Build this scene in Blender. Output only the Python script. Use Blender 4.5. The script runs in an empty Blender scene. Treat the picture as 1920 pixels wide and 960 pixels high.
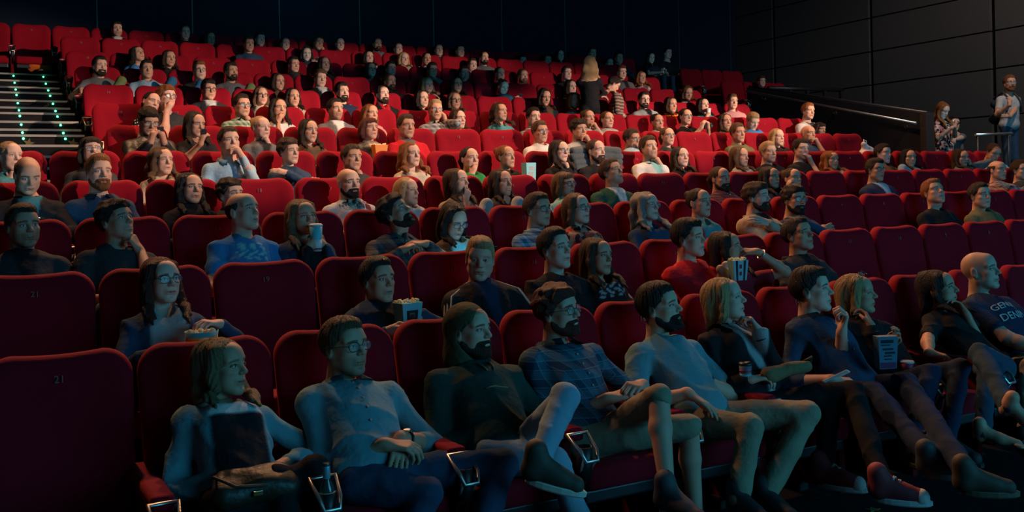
import bpy, bmesh, math, random
import numpy as np
from mathutils import Vector, Matrix
random.seed(7)
RNG = np.random.default_rng(11)
SC = bpy.context.scene
COL = SC.collection

# ------------------------------------------------------------------ camera
CAM_H, FPX, YAW, ROLL, Y0, PITCH = 1.62, 1773.6, math.radians(28.57), math.radians(1.287), 363.5, math.radians(.25)
_c, _s = math.cos(YAW), math.sin(YAW)
right = Vector((_c, -_s, 0)); fwd = Vector((_s, _c, 0)); up = Vector((0, 0, 1))
cp, sp = math.cos(PITCH), math.sin(PITCH)
F2 = fwd * cp - up * sp; U2 = up * cp + fwd * sp
cr, sr = math.cos(ROLL), math.sin(ROLL)
CX = right * cr - U2 * sr; CY = right * sr + U2 * cr
cd = bpy.data.cameras.new('camera'); cam = bpy.data.objects.new('camera', cd); COL.objects.link(cam)
cam.matrix_world = Matrix(((CX.x, CY.x, -F2.x, 0), (CX.y, CY.y, -F2.y, 0), (CX.z, CY.z, -F2.z, CAM_H), (0, 0, 0, 1)))
cd.sensor_width = 36; cd.lens = FPX / 1920 * 36
cd.shift_y = -(480 - Y0) / 1920
cd.clip_start = .05; cd.clip_end = 100
SC.camera = cam
def ray(px, py):
    x_, y_ = px - 960, py - Y0
    d = F2 + CX * (x_ / FPX) - CY * (y_ / FPX)
    return d
def at(px, py, Y):                       # the point at depth Y of the hall that shows at a pixel
    d = ray(px, py); return d * (Y / d.y) + Vector((0, 0, CAM_H))
def atx(px, py, X):
    d = ray(px, py); return d * (X / d.x) + Vector((0, 0, CAM_H))

# ------------------------------------------------------------------ world, exposure, lights
w = bpy.data.worlds.new('dark_hall'); SC.world = w; w.use_nodes = True
w.node_tree.nodes['Background'].inputs[0].default_value = (.10, .25, .35, 1)
w.node_tree.nodes['Background'].inputs[1].default_value = .004
SC.view_settings.view_transform = 'Standard'; SC.view_settings.look = 'None'
SC.view_settings.exposure = 0.14; SC.view_settings.gamma = 1.0; SC.view_settings.use_curve_mapping = False
try:
    SC.cycles.use_denoising = True
    SC.cycles.sample_clamp_indirect = 2.0
    SC.cycles.max_bounces = 5
except Exception: pass
def lamp(name, kind, loc, target, energy, color, **kw):
    l = bpy.data.lights.new(name, kind); l.energy = energy; l.color = color
    for k, v in kw.items(): setattr(l, k, v)
    o = bpy.data.objects.new(name, l); COL.objects.link(o); o.location = loc
    o.rotation_euler = (Vector(target) - Vector(loc)).to_track_quat('-Z', 'Y').to_euler()
    return o
WARM = (1.0, .70, .52)
LIGHTS = True
if LIGHTS:
    # the cinema screen, glowing cyan in front of the first row
    lamp('screen_light', 'AREA', (8.0, -6.8, 3.4), (6.5, 6, 1.5), 1080, (.055, .40, .66), shape='RECTANGLE', size=11, size_y=4.6)
    # stage spots at the right of the screen, each a wide flat beam on some of the upper rows
    def beam(name, tgt, energy, wid, hgt, blend=.35, src=(14.6, -4.5, 6.3)):
        o = lamp(name, 'SPOT', src, tgt, energy, WARM, spot_size=math.radians(wid), spot_blend=blend, shadow_soft_size=.16)
        o.scale = (1, math.tan(math.radians(hgt / 2)) / math.tan(math.radians(wid / 2)), 1)
    beam('stage_spot_middle', (5.3, 10.8, 2.2), 13500, 44, 8.2, .3)
    beam('stage_spot_left', (1.8, 14.0, 3.3), 12000, 15, 10, .5)
    beam('aisle_spot', (-.1, 13.6, 2.7), 1700, 9, 8.5, .5, (2.4, -5.8, 6.6))
    beam('stage_spot_top', (6.2, 16.0, 4.0), 10000, 15, 2.6, .6)
    beam('stage_spot_right', (10.0, 13.4, 3.2), 7500, 14, 7.5, .4)
    # ceiling downlights over the front rows
    for x in (0.6, 3.6, 6.6, 9.6):
        lamp('ceiling_downlight', 'SPOT', (x, 10.2, 7.2), (x + .3, 5.6, 0), 880, (1.0, .5, .25), spot_size=math.radians(110), spot_blend=.8, shadow_soft_size=.15)
    lamp('side_wall_fill', 'SPOT', (12.6, 7.0, 7.3), (15.6, 10.6, 3.0), 640, (1.0, .8, .68), spot_size=math.radians(95), spot_blend=.9, shadow_soft_size=.2)  # added lamp, stands in for warm spill on the right wall and entrance
    l = bpy.data.lights.new('back_wall_fill', 'POINT'); l.energy = 5; l.color = (.12, .55, .8); l.shadow_soft_size = .3  # added unseen point light, puts a faint blue glow on the back wall
    o = bpy.data.objects.new('back_wall_fill', l); COL.objects.link(o); o.location = at(552, -75, 17.0)

# ------------------------------------------------------------------ materials
MATS = {}
def mat(name, base=(.5, .5, .5), rough=.6, metal=0, spec=.5, emis=None, estr=0, sheen=0, bump=None, vary=0, alpha=1, attr=False, coat=0):
    if name in MATS: return MATS[name]
    m = bpy.data.materials.new(name); m.use_nodes = True
    nt = m.node_tree; b = nt.nodes['Principled BSDF']
    b.inputs['Base Color'].default_value = (*base, 1); b.inputs['Roughness'].default_value = rough
    b.inputs['Metallic'].default_value = metal; b.inputs['Specular IOR Level'].default_value = spec
    b.inputs['Coat Weight'].default_value = coat
    if sheen:
        b.inputs['Sheen Weight'].default_value = sheen; b.inputs['Sheen Roughness'].default_value = .4
        b.inputs['Sheen Tint'].default_value = (*[min(1, c * 1.6 + .1) for c in base], 1)
    if emis: b.inputs['Emission Color'].default_value = (*emis, 1); b.inputs['Emission Strength'].default_value = estr
    src = None
    if attr:
        a = nt.nodes.new('ShaderNodeAttribute'); a.attribute_name = 'tint'; src = a.outputs['Color']
    tc = None
    if vary or bump:
        tc = nt.nodes.new('ShaderNodeTexCoord')
    if vary:
        n = nt.nodes.new('ShaderNodeTexNoise'); n.inputs['Scale'].default_value = 9; n.inputs['Detail'].default_value = 4
        nt.links.new(tc.outputs['Object'], n.inputs['Vector'])
        hs = nt.nodes.new('ShaderNodeHueSaturation')
        mr = nt.nodes.new('ShaderNodeMapRange'); mr.inputs['To Min'].default_value = 1 - vary; mr.inputs['To Max'].default_value = 1 + vary
        nt.links.new(n.outputs['Fac'], mr.inputs['Value']); nt.links.new(mr.outputs['Result'], hs.inputs['Value'])
        if src is not None: nt.links.new(src, hs.inputs['Color'])
        else: hs.inputs['Color'].default_value = (*base, 1)
        src = hs.outputs['Color']
    if src is not None: nt.links.new(src, b.inputs['Base Color'])
    if bump:
        sc, st, stretch = bump
        mp = nt.nodes.new('ShaderNodeMapping'); mp.inputs['Scale'].default_value = stretch
        nt.links.new(tc.outputs['Object'], mp.inputs['Vector'])
        n2 = nt.nodes.new('ShaderNodeTexNoise'); n2.inputs['Scale'].default_value = sc; n2.inputs['Detail'].default_value = 3
        nt.links.new(mp.outputs['Vector'], n2.inputs['Vector'])
        bp = nt.nodes.new('ShaderNodeBump'); bp.inputs['Strength'].default_value = st; bp.inputs['Distance'].default_value = .02
        nt.links.new(n2.outputs['Fac'], bp.inputs['Height']); nt.links.new(bp.outputs['Normal'], b.inputs['Normal'])
    if alpha < 1: b.inputs['Alpha'].default_value = alpha
    MATS[name] = m
    return m
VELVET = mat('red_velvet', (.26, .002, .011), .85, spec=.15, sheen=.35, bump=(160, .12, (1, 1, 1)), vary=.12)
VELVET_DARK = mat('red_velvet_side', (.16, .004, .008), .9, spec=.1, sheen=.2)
BLACK = mat('black_plastic', (.012, .012, .014), .45)
BLACKMAT = mat('black_paint', (.010, .010, .011), .8, spec=.2)
CHROME = mat('brushed_steel', (.70, .66, .60), .42, metal=1)
NUMBER = mat('number_thread', (.30, .10, .10), .8)
CARPET = mat('dark_carpet', (.014, .013, .015), .95, spec=.1, bump=(220, .3, (1, 1, 1)), vary=.3)
STARGOLD = mat('carpet_star_gold', (.16, .11, .05), .9, spec=.1)
NOSING = mat('aluminium_nosing', (.34, .30, .28), .6, metal=.2, vary=.25)
WALLPANEL = mat('charcoal_acoustic_panel', (.055, .053, .052), .9, spec=.15, bump=(240, .15, (1, 1, 1)), vary=.12)
WALLBACK = mat('dark_blue_wall', (.009, .015, .026), .9, spec=.1, bump=(180, .15, (1, 1, 1)))
GROOVE = mat('panel_joint_black', (.004, .004, .004), .9, spec=.05)
LED = mat('green_led', (.1, .9, .4), .4, emis=(.08, 1.0, .45), estr=6)
SKIN = mat('skin', rough=.55, spec=.35, attr=True)
HAIRM = mat('hair', rough=.5, spec=.25, attr=True, bump=(110, .7, (3, 3, .25)), vary=.25)
CLOTH = mat('cloth', rough=.85, spec=.15, attr=True, bump=(16, .55, (1, 1, 1)), vary=.10)
LEATHER = mat('leather', rough=.5, spec=.5, attr=True, bump=(16, .5, (1, 1, 1)), vary=.1)
DENIM = mat('denim', rough=.9, spec=.1, attr=True, bump=(18, .3, (1, 1, 1)), vary=.22)
FRAMEM = mat('glasses_frame_black', (.015, .014, .014), .3)
LENS = mat('glasses_lens', (.55, .62, .66), .05, spec=.8, alpha=.16)
EYEM = mat('eye', rough=.12, spec=.6, attr=True)
RUBBER = mat('white_rubber', (.62, .62, .58), .6)
PAPER = mat('white_paper', (.75, .74, .70), .7)
TEALP = mat('teal_paper', (.10, .42, .46), .6)
REDP = mat('red_paper', (.50, .015, .05), .5)
ORANGEP = mat('orange_card', (.85, .24, .02), .6)
POPCORN = mat('popcorn', (.80, .66, .36), .8)
GLASSB = mat('bottle_glass', (.02, .06, .05), .12, spec=.6, alpha=.92)
LABELB = mat('bottle_label', (.42, .30, .16), .6)
PHONEM = mat('phone_case', (.02, .02, .022), .3)
SCREENM = mat('phone_screen', (.1, .2, .3), .1, emis=(.35, .7, 1.0), estr=2.5)

# ------------------------------------------------------------------ mesh helpers
def setq(me, v, q, smooth=True):
    v = np.asarray(v, np.float32); q = np.asarray(q, np.int32); n, m = len(v), len(q); k = q.shape[1]
    me.vertices.add(n); me.vertices.foreach_set('co', v.ravel())
    me.loops.add(m * k); me.loops.foreach_set('vertex_index', q.ravel())
    me.polygons.add(m); me.polygons.foreach_set('loop_start', np.arange(0, m * k, k, dtype=np.int32))
    if smooth: me.polygons.foreach_set('use_smooth', np.ones(m, dtype=bool))
    me.update(calc_edges=True)
def np_obj(name, v, q, m, parent=None, tint=None, smooth=True):
    me = bpy.data.meshes.new(name); setq(me, v, q, smooth); me.materials.append(m)
    if tint is not None:
        a = me.attributes.new('tint', 'FLOAT_COLOR', 'POINT')
        t = np.ones((len(v), 4), np.float32); t[:, :3] = tint; a.data.foreach_set('color', t.ravel())
    o = bpy.data.objects.new(name, me); COL.objects.link(o)
    if parent is not None: o.parent = parent
    return o
def bm_obj(name, bm, m, parent=None, smooth=False):
    me = bpy.data.meshes.new(name)
    bmesh.ops.recalc_face_normals(bm, faces=bm.faces[:])
    bm.to_mesh(me); bm.free()
    for mm in (m if isinstance(m, (list, tuple)) else [m]): me.materials.append(mm)
    if smooth: me.polygons.foreach_set('use_smooth', np.ones(len(me.polygons), dtype=bool))
    o = bpy.data.objects.new(name, me); COL.objects.link(o)
    if parent is not None: o.parent = parent
    return o
def link_mesh(name, me, parent=None, loc=(0, 0, 0)):
    o = bpy.data.objects.new(name, me); COL.objects.link(o); o.location = loc
    if parent is not None: o.parent = parent
    return o
def empty(name, loc, label=None, cat=None, group=None, rz=0):
    o = bpy.data.objects.new(name, None); COL.objects.link(o); o.location = loc; o.rotation_euler = (0, 0, rz); o.empty_display_size = .1
    tag(o, label, cat, group); return o
def tag(o, label=None, cat=None, group=None, kind=None):
    if label: o['label'] = label
    if cat: o['category'] = cat
    if group: o['group'] = group
    if kind: o['kind'] = kind
    return o
def box(bm, lo, hi, bev=0, mi=0):
    r = bmesh.ops.create_cube(bm, size=1); vs = r['verts']
    for v in vs: v.co = Vector([lo[i] + (v.co[i] + .5) * (hi[i] - lo[i]) for i in range(3)])
    fs = list({f for v in vs for f in v.link_faces})
    for f in fs: f.material_index = mi
    if bev:
        es = list({e for v in vs for e in v.link_edges})
        bmesh.ops.bevel(bm, geom=es, offset=bev, segments=2, affect='EDGES', profile=.6)
def tube(bm, pts, r, seg=8, mi=0, cap=True, closed=False):
    pts = [Vector(p) for p in pts]; rs = r if isinstance(r, (list, tuple)) else [r] * len(pts)
    rings = []; n = len(pts); pn = None
    for i, p in enumerate(pts):
        t = (pts[(i + 1) % n] - pts[i - 1]) if closed else (pts[min(i + 1, n - 1)] - pts[max(i - 1, 0)])
        t.normalize()
        if pn is None: pn = t.orthogonal().normalized()
        else:
            pn = pn - t * pn.dot(t)
            if pn.length < 1e-6: pn = t.orthogonal()
            pn.normalize()
        b = t.cross(pn)
        rings.append([bm.verts.new(p + (pn * math.cos(a) + b * math.sin(a)) * rs[i]) for a in [2 * math.pi * k / seg for k in range(seg)]])
    for i in range(n if closed else n - 1):
        A, B = rings[i], rings[(i + 1) % n]
        for k in range(seg):
            f = bm.faces.new((A[k], A[(k + 1) % seg], B[(k + 1) % seg], B[k])); f.material_index = mi; f.smooth = True
    if cap and not closed:
        for R in (rings[0], rings[-1]):
            try: f = bm.faces.new(R); f.material_index = mi
            except ValueError: pass
def lathe(bm, prof, seg=16, c=(0, 0, 0), mi=0):
    rings = []
    for (r, z) in prof:
        rings.append([bm.verts.new((c[0] + r * math.cos(2 * math.pi * k / seg), c[1] + r * math.sin(2 * math.pi * k / seg), c[2] + z)) for k in range(seg)])
    for A, B in zip(rings, rings[1:]):
        for k in range(seg):
            f = bm.faces.new((A[k], A[(k + 1) % seg], B[(k + 1) % seg], B[k])); f.smooth = True; f.material_index = mi
    for R in (rings[0], rings[-1]):
        f = bm.faces.new(R); f.material_index = mi
def mesh_of(bm, m, smooth=False, name='part'):
    me = bpy.data.meshes.new(name); bmesh.ops.recalc_face_normals(bm, faces=bm.faces[:]); bm.to_mesh(me); bm.free()
    for mm in (m if isinstance(m, (list, tuple)) else [m]): me.materials.append(mm)
    if smooth: me.polygons.foreach_set('use_smooth', np.ones(len(me.polygons), dtype=bool))
    return me

# ------------------------------------------------------------------ rows
ROWS = 'ABCDEFGHIJKL'
YK = dict(zip(ROWS, (4.26, 5.36, 6.45, 7.7, 8.91, 9.92, 11.02, 12.27, 13.54, 14.72, 16.0, 17.03)))
HT = dict(zip(ROWS, (.997, 1.25, 1.504, 1.762, 2.041, 2.345, 2.656, 2.997, 3.366, 3.734, 4.14, 4.459)))
X0 = dict(zip(ROWS, (.496, .448, .409, .411, .388, .931, .902, .910, .913, .884, .895, .253)))
SW = .58; BH = 1.12
FZ = {k: HT[k] - BH for k in ROWS}
ROWNAME = dict(zip(ROWS, ('front row', 'second row', 'third row', 'fourth row', 'fifth row', 'sixth row', 'seventh row', 'eighth row', 'ninth row', 'tenth row', 'eleventh row', 'back row')))
SPAN = {'A': (-1, 11), 'B': (-1, 14), 'C': (-1, 17), 'D': (-1, 20), 'E': (-1, 21), 'F': (0, 18), 'G': (0, 18), 'H': (0, 18), 'I': (0, 18), 'J': (0, 18), 'K': (0, 18), 'L': (-1, 20)}
ORD = ('first', 'second', 'third', 'fourth', 'fifth', 'sixth', 'seventh', 'eighth', 'ninth', 'tenth', 'eleventh', 'twelfth', 'thirteenth', 'fourteenth', 'fifteenth', 'sixteenth', 'seventeenth', 'eighteenth', 'nineteenth', 'twentieth', 'twenty-first', 'twenty-second', 'twenty-third')
# ------------------------------------------------------------------ the setting
XL, XW, YB, CEIL = -2.6, 16.0, 17.75, 7.6
YF = -7.2
def plat(name, x0, x1, y0, y1, z0, z1, parent):
    bm = bmesh.new(); box(bm, (x0, y0, z0), (x1, y1, z1)); return bm_obj(name, bm, CARPET, parent)
bm = bmesh.new(); box(bm, (XL, YF, -.3), (XW, YB, FZ['A'])); floor = bm_obj('floor', bm, CARPET); tag(floor, kind='structure', label='dark carpeted floor rising in terraces under the seat rows')
fronts = {}
for i, k in enumerate(ROWS[1:], 1):
    y0 = YK[ROWS[i - 1]] + .14
    fronts[k] = y0
    xa = XL if k in 'BCDE' else (.86 if k != 'L' else XL)
    xb = XW if k in 'JKL' else (12.9 if k in 'FGHI' else XW)
    o = plat('terrace', xa, xb, y0, YB, FZ[ROWS[i - 1]] - .05 if k in 'BCDE' else 1.0, FZ[k], floor)
# left aisle: narrow steps with bright nosings, each step a part of the floor
LEDPX = [(23.3, 140, 79, 143), (25.5, 152.8, 82.5, 155.5), (25.5, 165.3, 83.5, 168), (29, 175.5, 89, 177.5), (30.7, 190.5, 91.5, 191.5), (32.7, 204, 95, 205.5), (33, 214.5, 101.5, 216), (37.3, 230.7, 107.6, 231.5), (36, 245.5, 107.6, 247.5), (46, 256.5, 121, 259)]
STEPS = []
for k in range(15):
    if k < 10:
        d = ray(LEDPX[k][0], LEDPX[k][1])
        # on the aisle's slope
        t = (-2.793 * .79) / (d.z - .2543 * d.y)
        STEPS.append((d.y * t, d.z * t + CAM_H + .02))
    else:
        STEPS.append((STEPS[-1][0] - .40, STEPS[-1][1] - .13))
AX0, AX1 = XL, .86
for k, (y, z) in enumerate(STEPS):
    yb = STEPS[k - 1][0] + .05 if k else fronts['L'] + .55
    plat('aisle_step', AX0, AX1, y, yb, 1.0, z, floor)
    bm = bmesh.new(); box(bm, (AX0, y - .012, z - .020), (AX1, y + .045, z + .005)); bm_obj('step_nosing', bm, NOSING, floor)
bm = bmesh.new()
lathe(bm, [(.013, 0), (.013, .006), (.006, .010)], 8)
led_me = mesh_of(bm, LED, True, 'led')
for k in range(10):
    y, z = STEPS[k]
    for X in (.262, .668):
        o = link_mesh('led_light', led_me, None, (X, y - .013, z - .040)); o.rotation_euler = (math.pi / 2, 0, 0)
        tag(o, f'small green aisle light on the {("left", "right")[X > .5]} strip, {ORD[k]} step from the top', 'light', 'green lights of the aisle steps')
        lp = bpy.data.lights.new('led_glow', 'POINT'); lp.energy = .025; lp.color = (.05, 1, .4); lp.shadow_soft_size = .02
        lo = bpy.data.objects.new('led_glow', lp); COL.objects.link(lo); lo.location = (X, y - .05, z - .045)
# carpet stars woven into the aisle landing and the floor
def star_mesh(r):
    bm = bmesh.new(); vs = []
    for z in (0, .004):
        vs.append([bm.verts.new(((r if i % 2 == 0 else r * .42) * math.cos(i * math.pi / 5 + .3), (r if i % 2 == 0 else r * .42) * math.sin(i * math.pi / 5 + .3), z)) for i in range(10)])
    bm.faces.new(vs[1]); bm.faces.new(vs[0])
    for i in range(10): bm.faces.new((vs[0][i], vs[0][(i + 1) % 10], vs[1][(i + 1) % 10], vs[1][i]))
    return mesh_of(bm, STARGOLD, False, 'star')
smesh = star_mesh(.10)
for (px, py) in ((205, 270), (520, 0)):
    pass
yL, zL = STEPS[9]
for (x, dy) in ((.31, -.16), (.74, -.42)):
    o = link_mesh('carpet_star', smesh, floor, (x, yL - .012, zL - .09)); o.rotation_euler = (math.pi / 2, .2, 0); o.scale = (.6, .6, 1)
for i in range(46):
    o = link_mesh('carpet_star', smesh, floor, (random.uniform(1.5, 7.5), random.uniform(1.6, 3.9), FZ['A'] + .001)); o.rotation_euler = (0, 0, random.uniform(0, 6)); s = random.uniform(.35, .8); o.scale = (s, s, 1)
# walls
def wallbox(name, lo, hi, m, label):
    bm = bmesh.new(); box(bm, lo, hi); o = bm_obj(name, bm, m); tag(o, label, kind='structure'); return o
wr = wallbox('wall_right', (XW + .04, YF, -.3), (XW + .3, YB + .3, CEIL), GROOVE, 'charcoal panelled side wall behind the handrail')
wb = wallbox('wall_back', (XL - .3, YB + .04, -.3), (XW + .3, YB + .3, CEIL), GROOVE, 'dark blue back wall above the last row')
wallbox('wall_left', (XL - .3, YF, -.3), (XL, YB + .3, CEIL), WALLPANEL, 'dark side wall beyond the aisle')
wallbox('wall_front', (XL - .3, YF - .3, -.3), (XW + .3, YF, CEIL), BLACKMAT, 'black wall around the screen')
wallbox('ceiling', (XL - .3, YF - .3, CEIL), (XW + .3, YB + .3, CEIL + .2), BLACKMAT, 'black ceiling')
JY = (8.19, 10.92, 13.65, 16.43)
def joint_slope(py1634): pass
ys = [YF] + [JY[0] - 2.74 * i for i in (4, 3, 2, 1)] + list(JY) + [YB]
ys = [y for y in ys if y >= YF]
zj = [0.2, 1.62 + .13, 2.55, 3.50, 4.44, 5.38, 6.32, 7.26, CEIL]
P1, P2, P3, P4 = [atx(1634.5, y, XW).z for y in (211 + 26, 159.5, 97, 33.5)]
zj = sorted([P1, P2, P3, P4, P4 + (P4 - P3), P1 - (P2 - P1), P1 - 2 * (P2 - P1)])
zj = [-.2] + [z for z in zj if z > .1] + [CEIL]
for a, b in zip(ys, ys[1:]):
    for c, d in zip(zj, zj[1:]):
        bm = bmesh.new(); box(bm, (XW - .015, a + .045, c + .012), (XW + .05, b - .045, d - .012), .006); bm_obj('wall_panel', bm, WALLPANEL, wr)
xb = [at(523, 10, YB).x, at(673, 10, YB).x]; dx = xb[1] - xb[0]
xs = [XL] + [x for x in np.arange(xb[0] - 4 * dx, XW, dx) if x > XL + .3] + [XW]
for a, b in zip(xs, xs[1:]):
    bm = bmesh.new(); box(bm, (a + .02, YB - .01, FZ['L'] - .2), (b - .02, YB + .05, CEIL), .004); bm_obj('wall_panel', bm, WALLBACK, wb)
    bm = bmesh.new(); box(bm, (b - .012, YB - .02, FZ['L'] - .2), (b + .012, YB + .05, CEIL)); bm_obj('joint_strip', bm, mat('joint_blue', (.03, .05, .06), .5), wb)
# parapet along the right aisle, with its handrail
par = empty('parapet', (13.0, 12.0, FZ['F']), 'black parapet panel descending along the right aisle stairs', 'parapet')
def par_pt(px, py, X=13.0):
    p = atx(px, py, X); return p.y, p.z
ya, za = par_pt(1400, 164); yb_, zb = par_pt(1733, 213)
bm = bmesh.new()
vs = [bm.verts.new((x, y, z)) for x in (0, .14) for (y, z) in ((ya - 12, za - FZ['F']), (yb_ - 12, zb - FZ['F']), (yb_ - 12, -.35), (ya - 12, -.35))]
for f in ((0, 1, 2, 3), (7, 6, 5, 4), (0, 4, 5, 1), (1, 5, 6, 2), (2, 6, 7, 3), (3, 7, 4, 0)): bm.faces.new([vs[i] for i in f])
bm_obj('panel', bm, mat('parapet_black', (.020, .019, .018), .7, vary=.2), par)
bm = bmesh.new(); tube(bm, [(.07, ya - 12, za - FZ['F'] + .012), (.07, yb_ - 12, zb - FZ['F'] + .012)], .028, 6); bm_obj('cap_rail', bm, mat('dark_steel', (.10, .08, .07), .45, metal=.7), par)
bm = bmesh.new(); box(bm, (-.03, yb_ - 12.05, -.35), (.17, yb_ - 12 + .06, zb - FZ['F'] + .02)); bm_obj('end_post', bm, mat('dark_steel'), par)
r0 = atx(1400, 171, 12.9); r1 = atx(1718, 231.5, 12.9)
hr = empty('handrail', (12.9, 12.0, FZ['F']), 'brushed steel handrail sloping along the black parapet', 'handrail')
bm = bmesh.new(); tube(bm, [(0, r0.y - 12, r0.z - FZ['F']), (0, r1.y - 12, r1.z - FZ['F'])], .024, 10); bm_obj('rail', bm, CHROME, hr)
for t in (.1, .55, .93):
    p = r0.lerp(r1, t); bm = bmesh.new(); tube(bm, [(0, p.y - 12, p.z - FZ['F'] - .01), (.03, p.y - 12, p.z - FZ['F'] - .10), (.10, p.y - 12, p.z - FZ['F'] - .10)], .011, 8); tube(bm, [(.08, p.y - 12, p.z - FZ['F'] - .10), (.10, p.y - 12, p.z - FZ['F'] - .10)], .035, 12); bm_obj('bracket', bm, mat('dark_steel'), hr)
# rear rail of the entrance well
rr = empty('well_rail', (14.4, 14.0, FZ['F']), 'black guard rail across the back of the entrance well', 'railing')
q0 = at(1440, 165, 14.0); q1 = at(1580, 169, 14.0)
bm = bmesh.new(); tube(bm, [(q0.x - 14.4, 0, q0.z - FZ['F']), (q1.x - 14.4, 0, q1.z - FZ['F'])], .04, 8); bm_obj('top_rail', bm, BLACK, rr)
for x in np.linspace(q0.x + .1, q1.x - .05, 5):
    bm = bmesh.new(); box(bm, (x - 14.4 - .03, -.03, FZ['J'] - FZ['F'] - .4), (x - 14.4 + .03, .03, q1.z - FZ['F'])); bm_obj('post', bm, BLACK, rr)
bm = bmesh.new(); box(bm, (q0.x - 14.4, .10, -.3), (XW - 14.4 - .05, .2, FZ['J'] - FZ['F'] + .05)); bm_obj('low_wall', bm, BLACKMAT, rr)
# short rail piece beside the standing man
s0 = at(1829, 253, 9.45); s1 = at(1876, 250, 9.45)
o = empty('entrance_rail', (s0.x, 9.45, FZ['F']), 'short steel rail beside the standing person with backpack', 'handrail')
bm = bmesh.new(); tube(bm, [(0, 0, s0.z - FZ['F']), (s1.x - s0.x + .3, 0, s1.z - FZ['F'])], .022, 8); bm_obj('rail', bm, CHROME, o)
for x in (.05, s1.x - s0.x + .2):
    bm = bmesh.new(); tube(bm, [(x, 0, -.0), (x, 0, s0.z - FZ['F'])], .018, 8); bm_obj('post', bm, BLACK, o)
# right aisle steps beside the parapet
for i, k in enumerate('GHIJ'):
    o = plat('aisle_step', 11.4, 12.9, fronts[k] - .55, fronts[k] + .02, 1.0, (FZ[k] + FZ[ROWS[ROWS.index(k) - 1]]) / 2, floor)

bm = bmesh.new(); box(bm, (12.96, 9.12, FZ['E'] - .1), (XW, 11.2, FZ['F'] + .20)); bm_obj('entrance_landing', bm, CARPET, floor)

# ------------------------------------------------------------------ seats
def seat_meshes():
    M = {}
    # backrest: rounded slab, slightly dished, leaning back
    W, T, zb, zt, rc = .283, .085, .46, BH, .115
    def outline(inset):
        pts = []; w = W - inset; t = zt - inset; r = max(rc - inset, .02)
        n = 8
        for i in range(n + 1):
            a = math.pi / 2 * i / n; pts.append((w - r + r * math.sin(math.pi / 2 - a + 0) , t - r + r * math.sin(a)))
        # top edge dips a little in the middle
        for i in range(1, 6):
            x = (w - r) * (1 - 2 * i / 6); pts.append((x, t - .010 * (1 - (x / (w - r)) ** 2)))
        for i in range(n + 1):
            a = math.pi / 2 * i / n; pts.append((-(w - r + r * math.sin(a)), t - r + r * math.cos(a)))
        wb = (w - .012)
        pts += [(-wb - .004, zb + .25), (-wb, zb + inset), (wb, zb + inset), (wb + .004, zb + .25)]
        return pts
    bm = bmesh.new(); rings = []
    for (ins, y) in ((.05, T * .98), (.022, T), (.004, T * .80), (0, T * .5), (.004, T * .22), (.020, .006), (.055, -.004), (.11, .004), (.17, .008)):
        R = []
        for (x, z) in outline(ins):
            yy = y + .022 * (x / W) ** 2 * -1 * (1 if y < T * .3 else .3) + (z - zt) * .20
            R.append(bm.verts.new((x, yy, z)))
        rings.append(R)
    for A, B in zip(rings, rings[1:]):
        n = len(A)
        for i in range(n): bm.faces.new((A[i], A[(i + 1) % n], B[(i + 1) % n], B[i]))
    bm.faces.new(rings[0]); bm.faces.new(rings[-1])
    M['backrest'] = mesh_of(bm, VELVET, True, 'backrest')
    bm = bmesh.new(); box(bm, (-.235, .0, .40), (.235, .018, 1.04), .01)
    for v in bm.verts: v.co.y += T + (v.co.z - zt) * .20 + .004
    M['back_shell'] = mesh_of(bm, BLACK, False, 'back_shell')
    bm = bmesh.new(); box(bm, (-.245, -.72, .38), (.245, -.15, .50), .035)
    bmesh.ops.subdivide_edges(bm, edges=[e for e in bm.edges if abs(e.verts[0].co.y - e.verts[1].co.y) > .2], cuts=3)
    for v in bm.verts: v.co.z += -.02 * (v.co.y + .72) / .57
    M['seat_cushion'] = mesh_of(bm, VELVET, True, 'seat_cushion')
    bm = bmesh.new(); box(bm, (-.235, -.68, .32), (.235, -.14, .38), .01); M['seat_pan'] = mesh_of(bm, BLACK, False, 'seat_pan')
    # armrest (at the seat's left-hand boundary, x = 0)
    bm = bmesh.new()
    box(bm, (-.044, -.70, .60), (.044, -.05, .665), .022)
    for v in bm.verts: v.co.z += (-.10 - v.co.y) * .05 - .015
    M['armrest'] = mesh_of(bm, VELVET, True, 'armrest')
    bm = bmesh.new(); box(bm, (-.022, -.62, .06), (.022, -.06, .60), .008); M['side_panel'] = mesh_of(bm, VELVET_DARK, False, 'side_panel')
    bm = bmesh.new()
    tube(bm, [(-.052, -.705, .655), (.052, -.705, .655), (.040, -.80, .600), (.030, -.825, .560), (-.030, -.825, .560), (-.040, -.80, .600)], .009, 6, 0, closed=True)
    for s_ in (-1, 1): tube(bm, [(s_ * .034, -.815, .575), (s_ * .018, -.72, .42)], .006, 6, 0)
    lathe(bm, [(.024, .47), (.034, .478), (.037, .612), (.034, .612), (.031, .486)], 12, (0, -.762, 0), 1)
    M['cup_holder'] = mesh_of(bm, [CHROME, BLACK], False, 'cup_holder')
    bm = bmesh.new(); box(bm, (-.035, -.34, 0), (.035, -.02, .07), .01); box(bm, (-.02, -.28, .05), (.02, -.08, .30)); M['foot_bracket'] = mesh_of(bm, BLACK, False, 'foot_bracket')
    return M
SM = seat_meshes()
NUMC = {}
def number_mesh(n):
    if n in NUMC: return NUMC[n]
    c = bpy.data.curves.new('seat_number', 'FONT'); c.body = str(n); c.size = .042; c.align_x = 'CENTER'; c.extrude = .0012; c.resolution_u = 2
    t = bpy.data.objects.new('t', c); COL.objects.link(t); bpy.context.view_layer.update()
    me = bpy.data.meshes.new_from_object(t.evaluated_get(bpy.context.evaluated_depsgraph_get())); bpy.data.objects.remove(t)
    me.materials.clear(); me.materials.append(NUMBER); NUMC[n] = me; return me
SEATS = []
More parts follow.
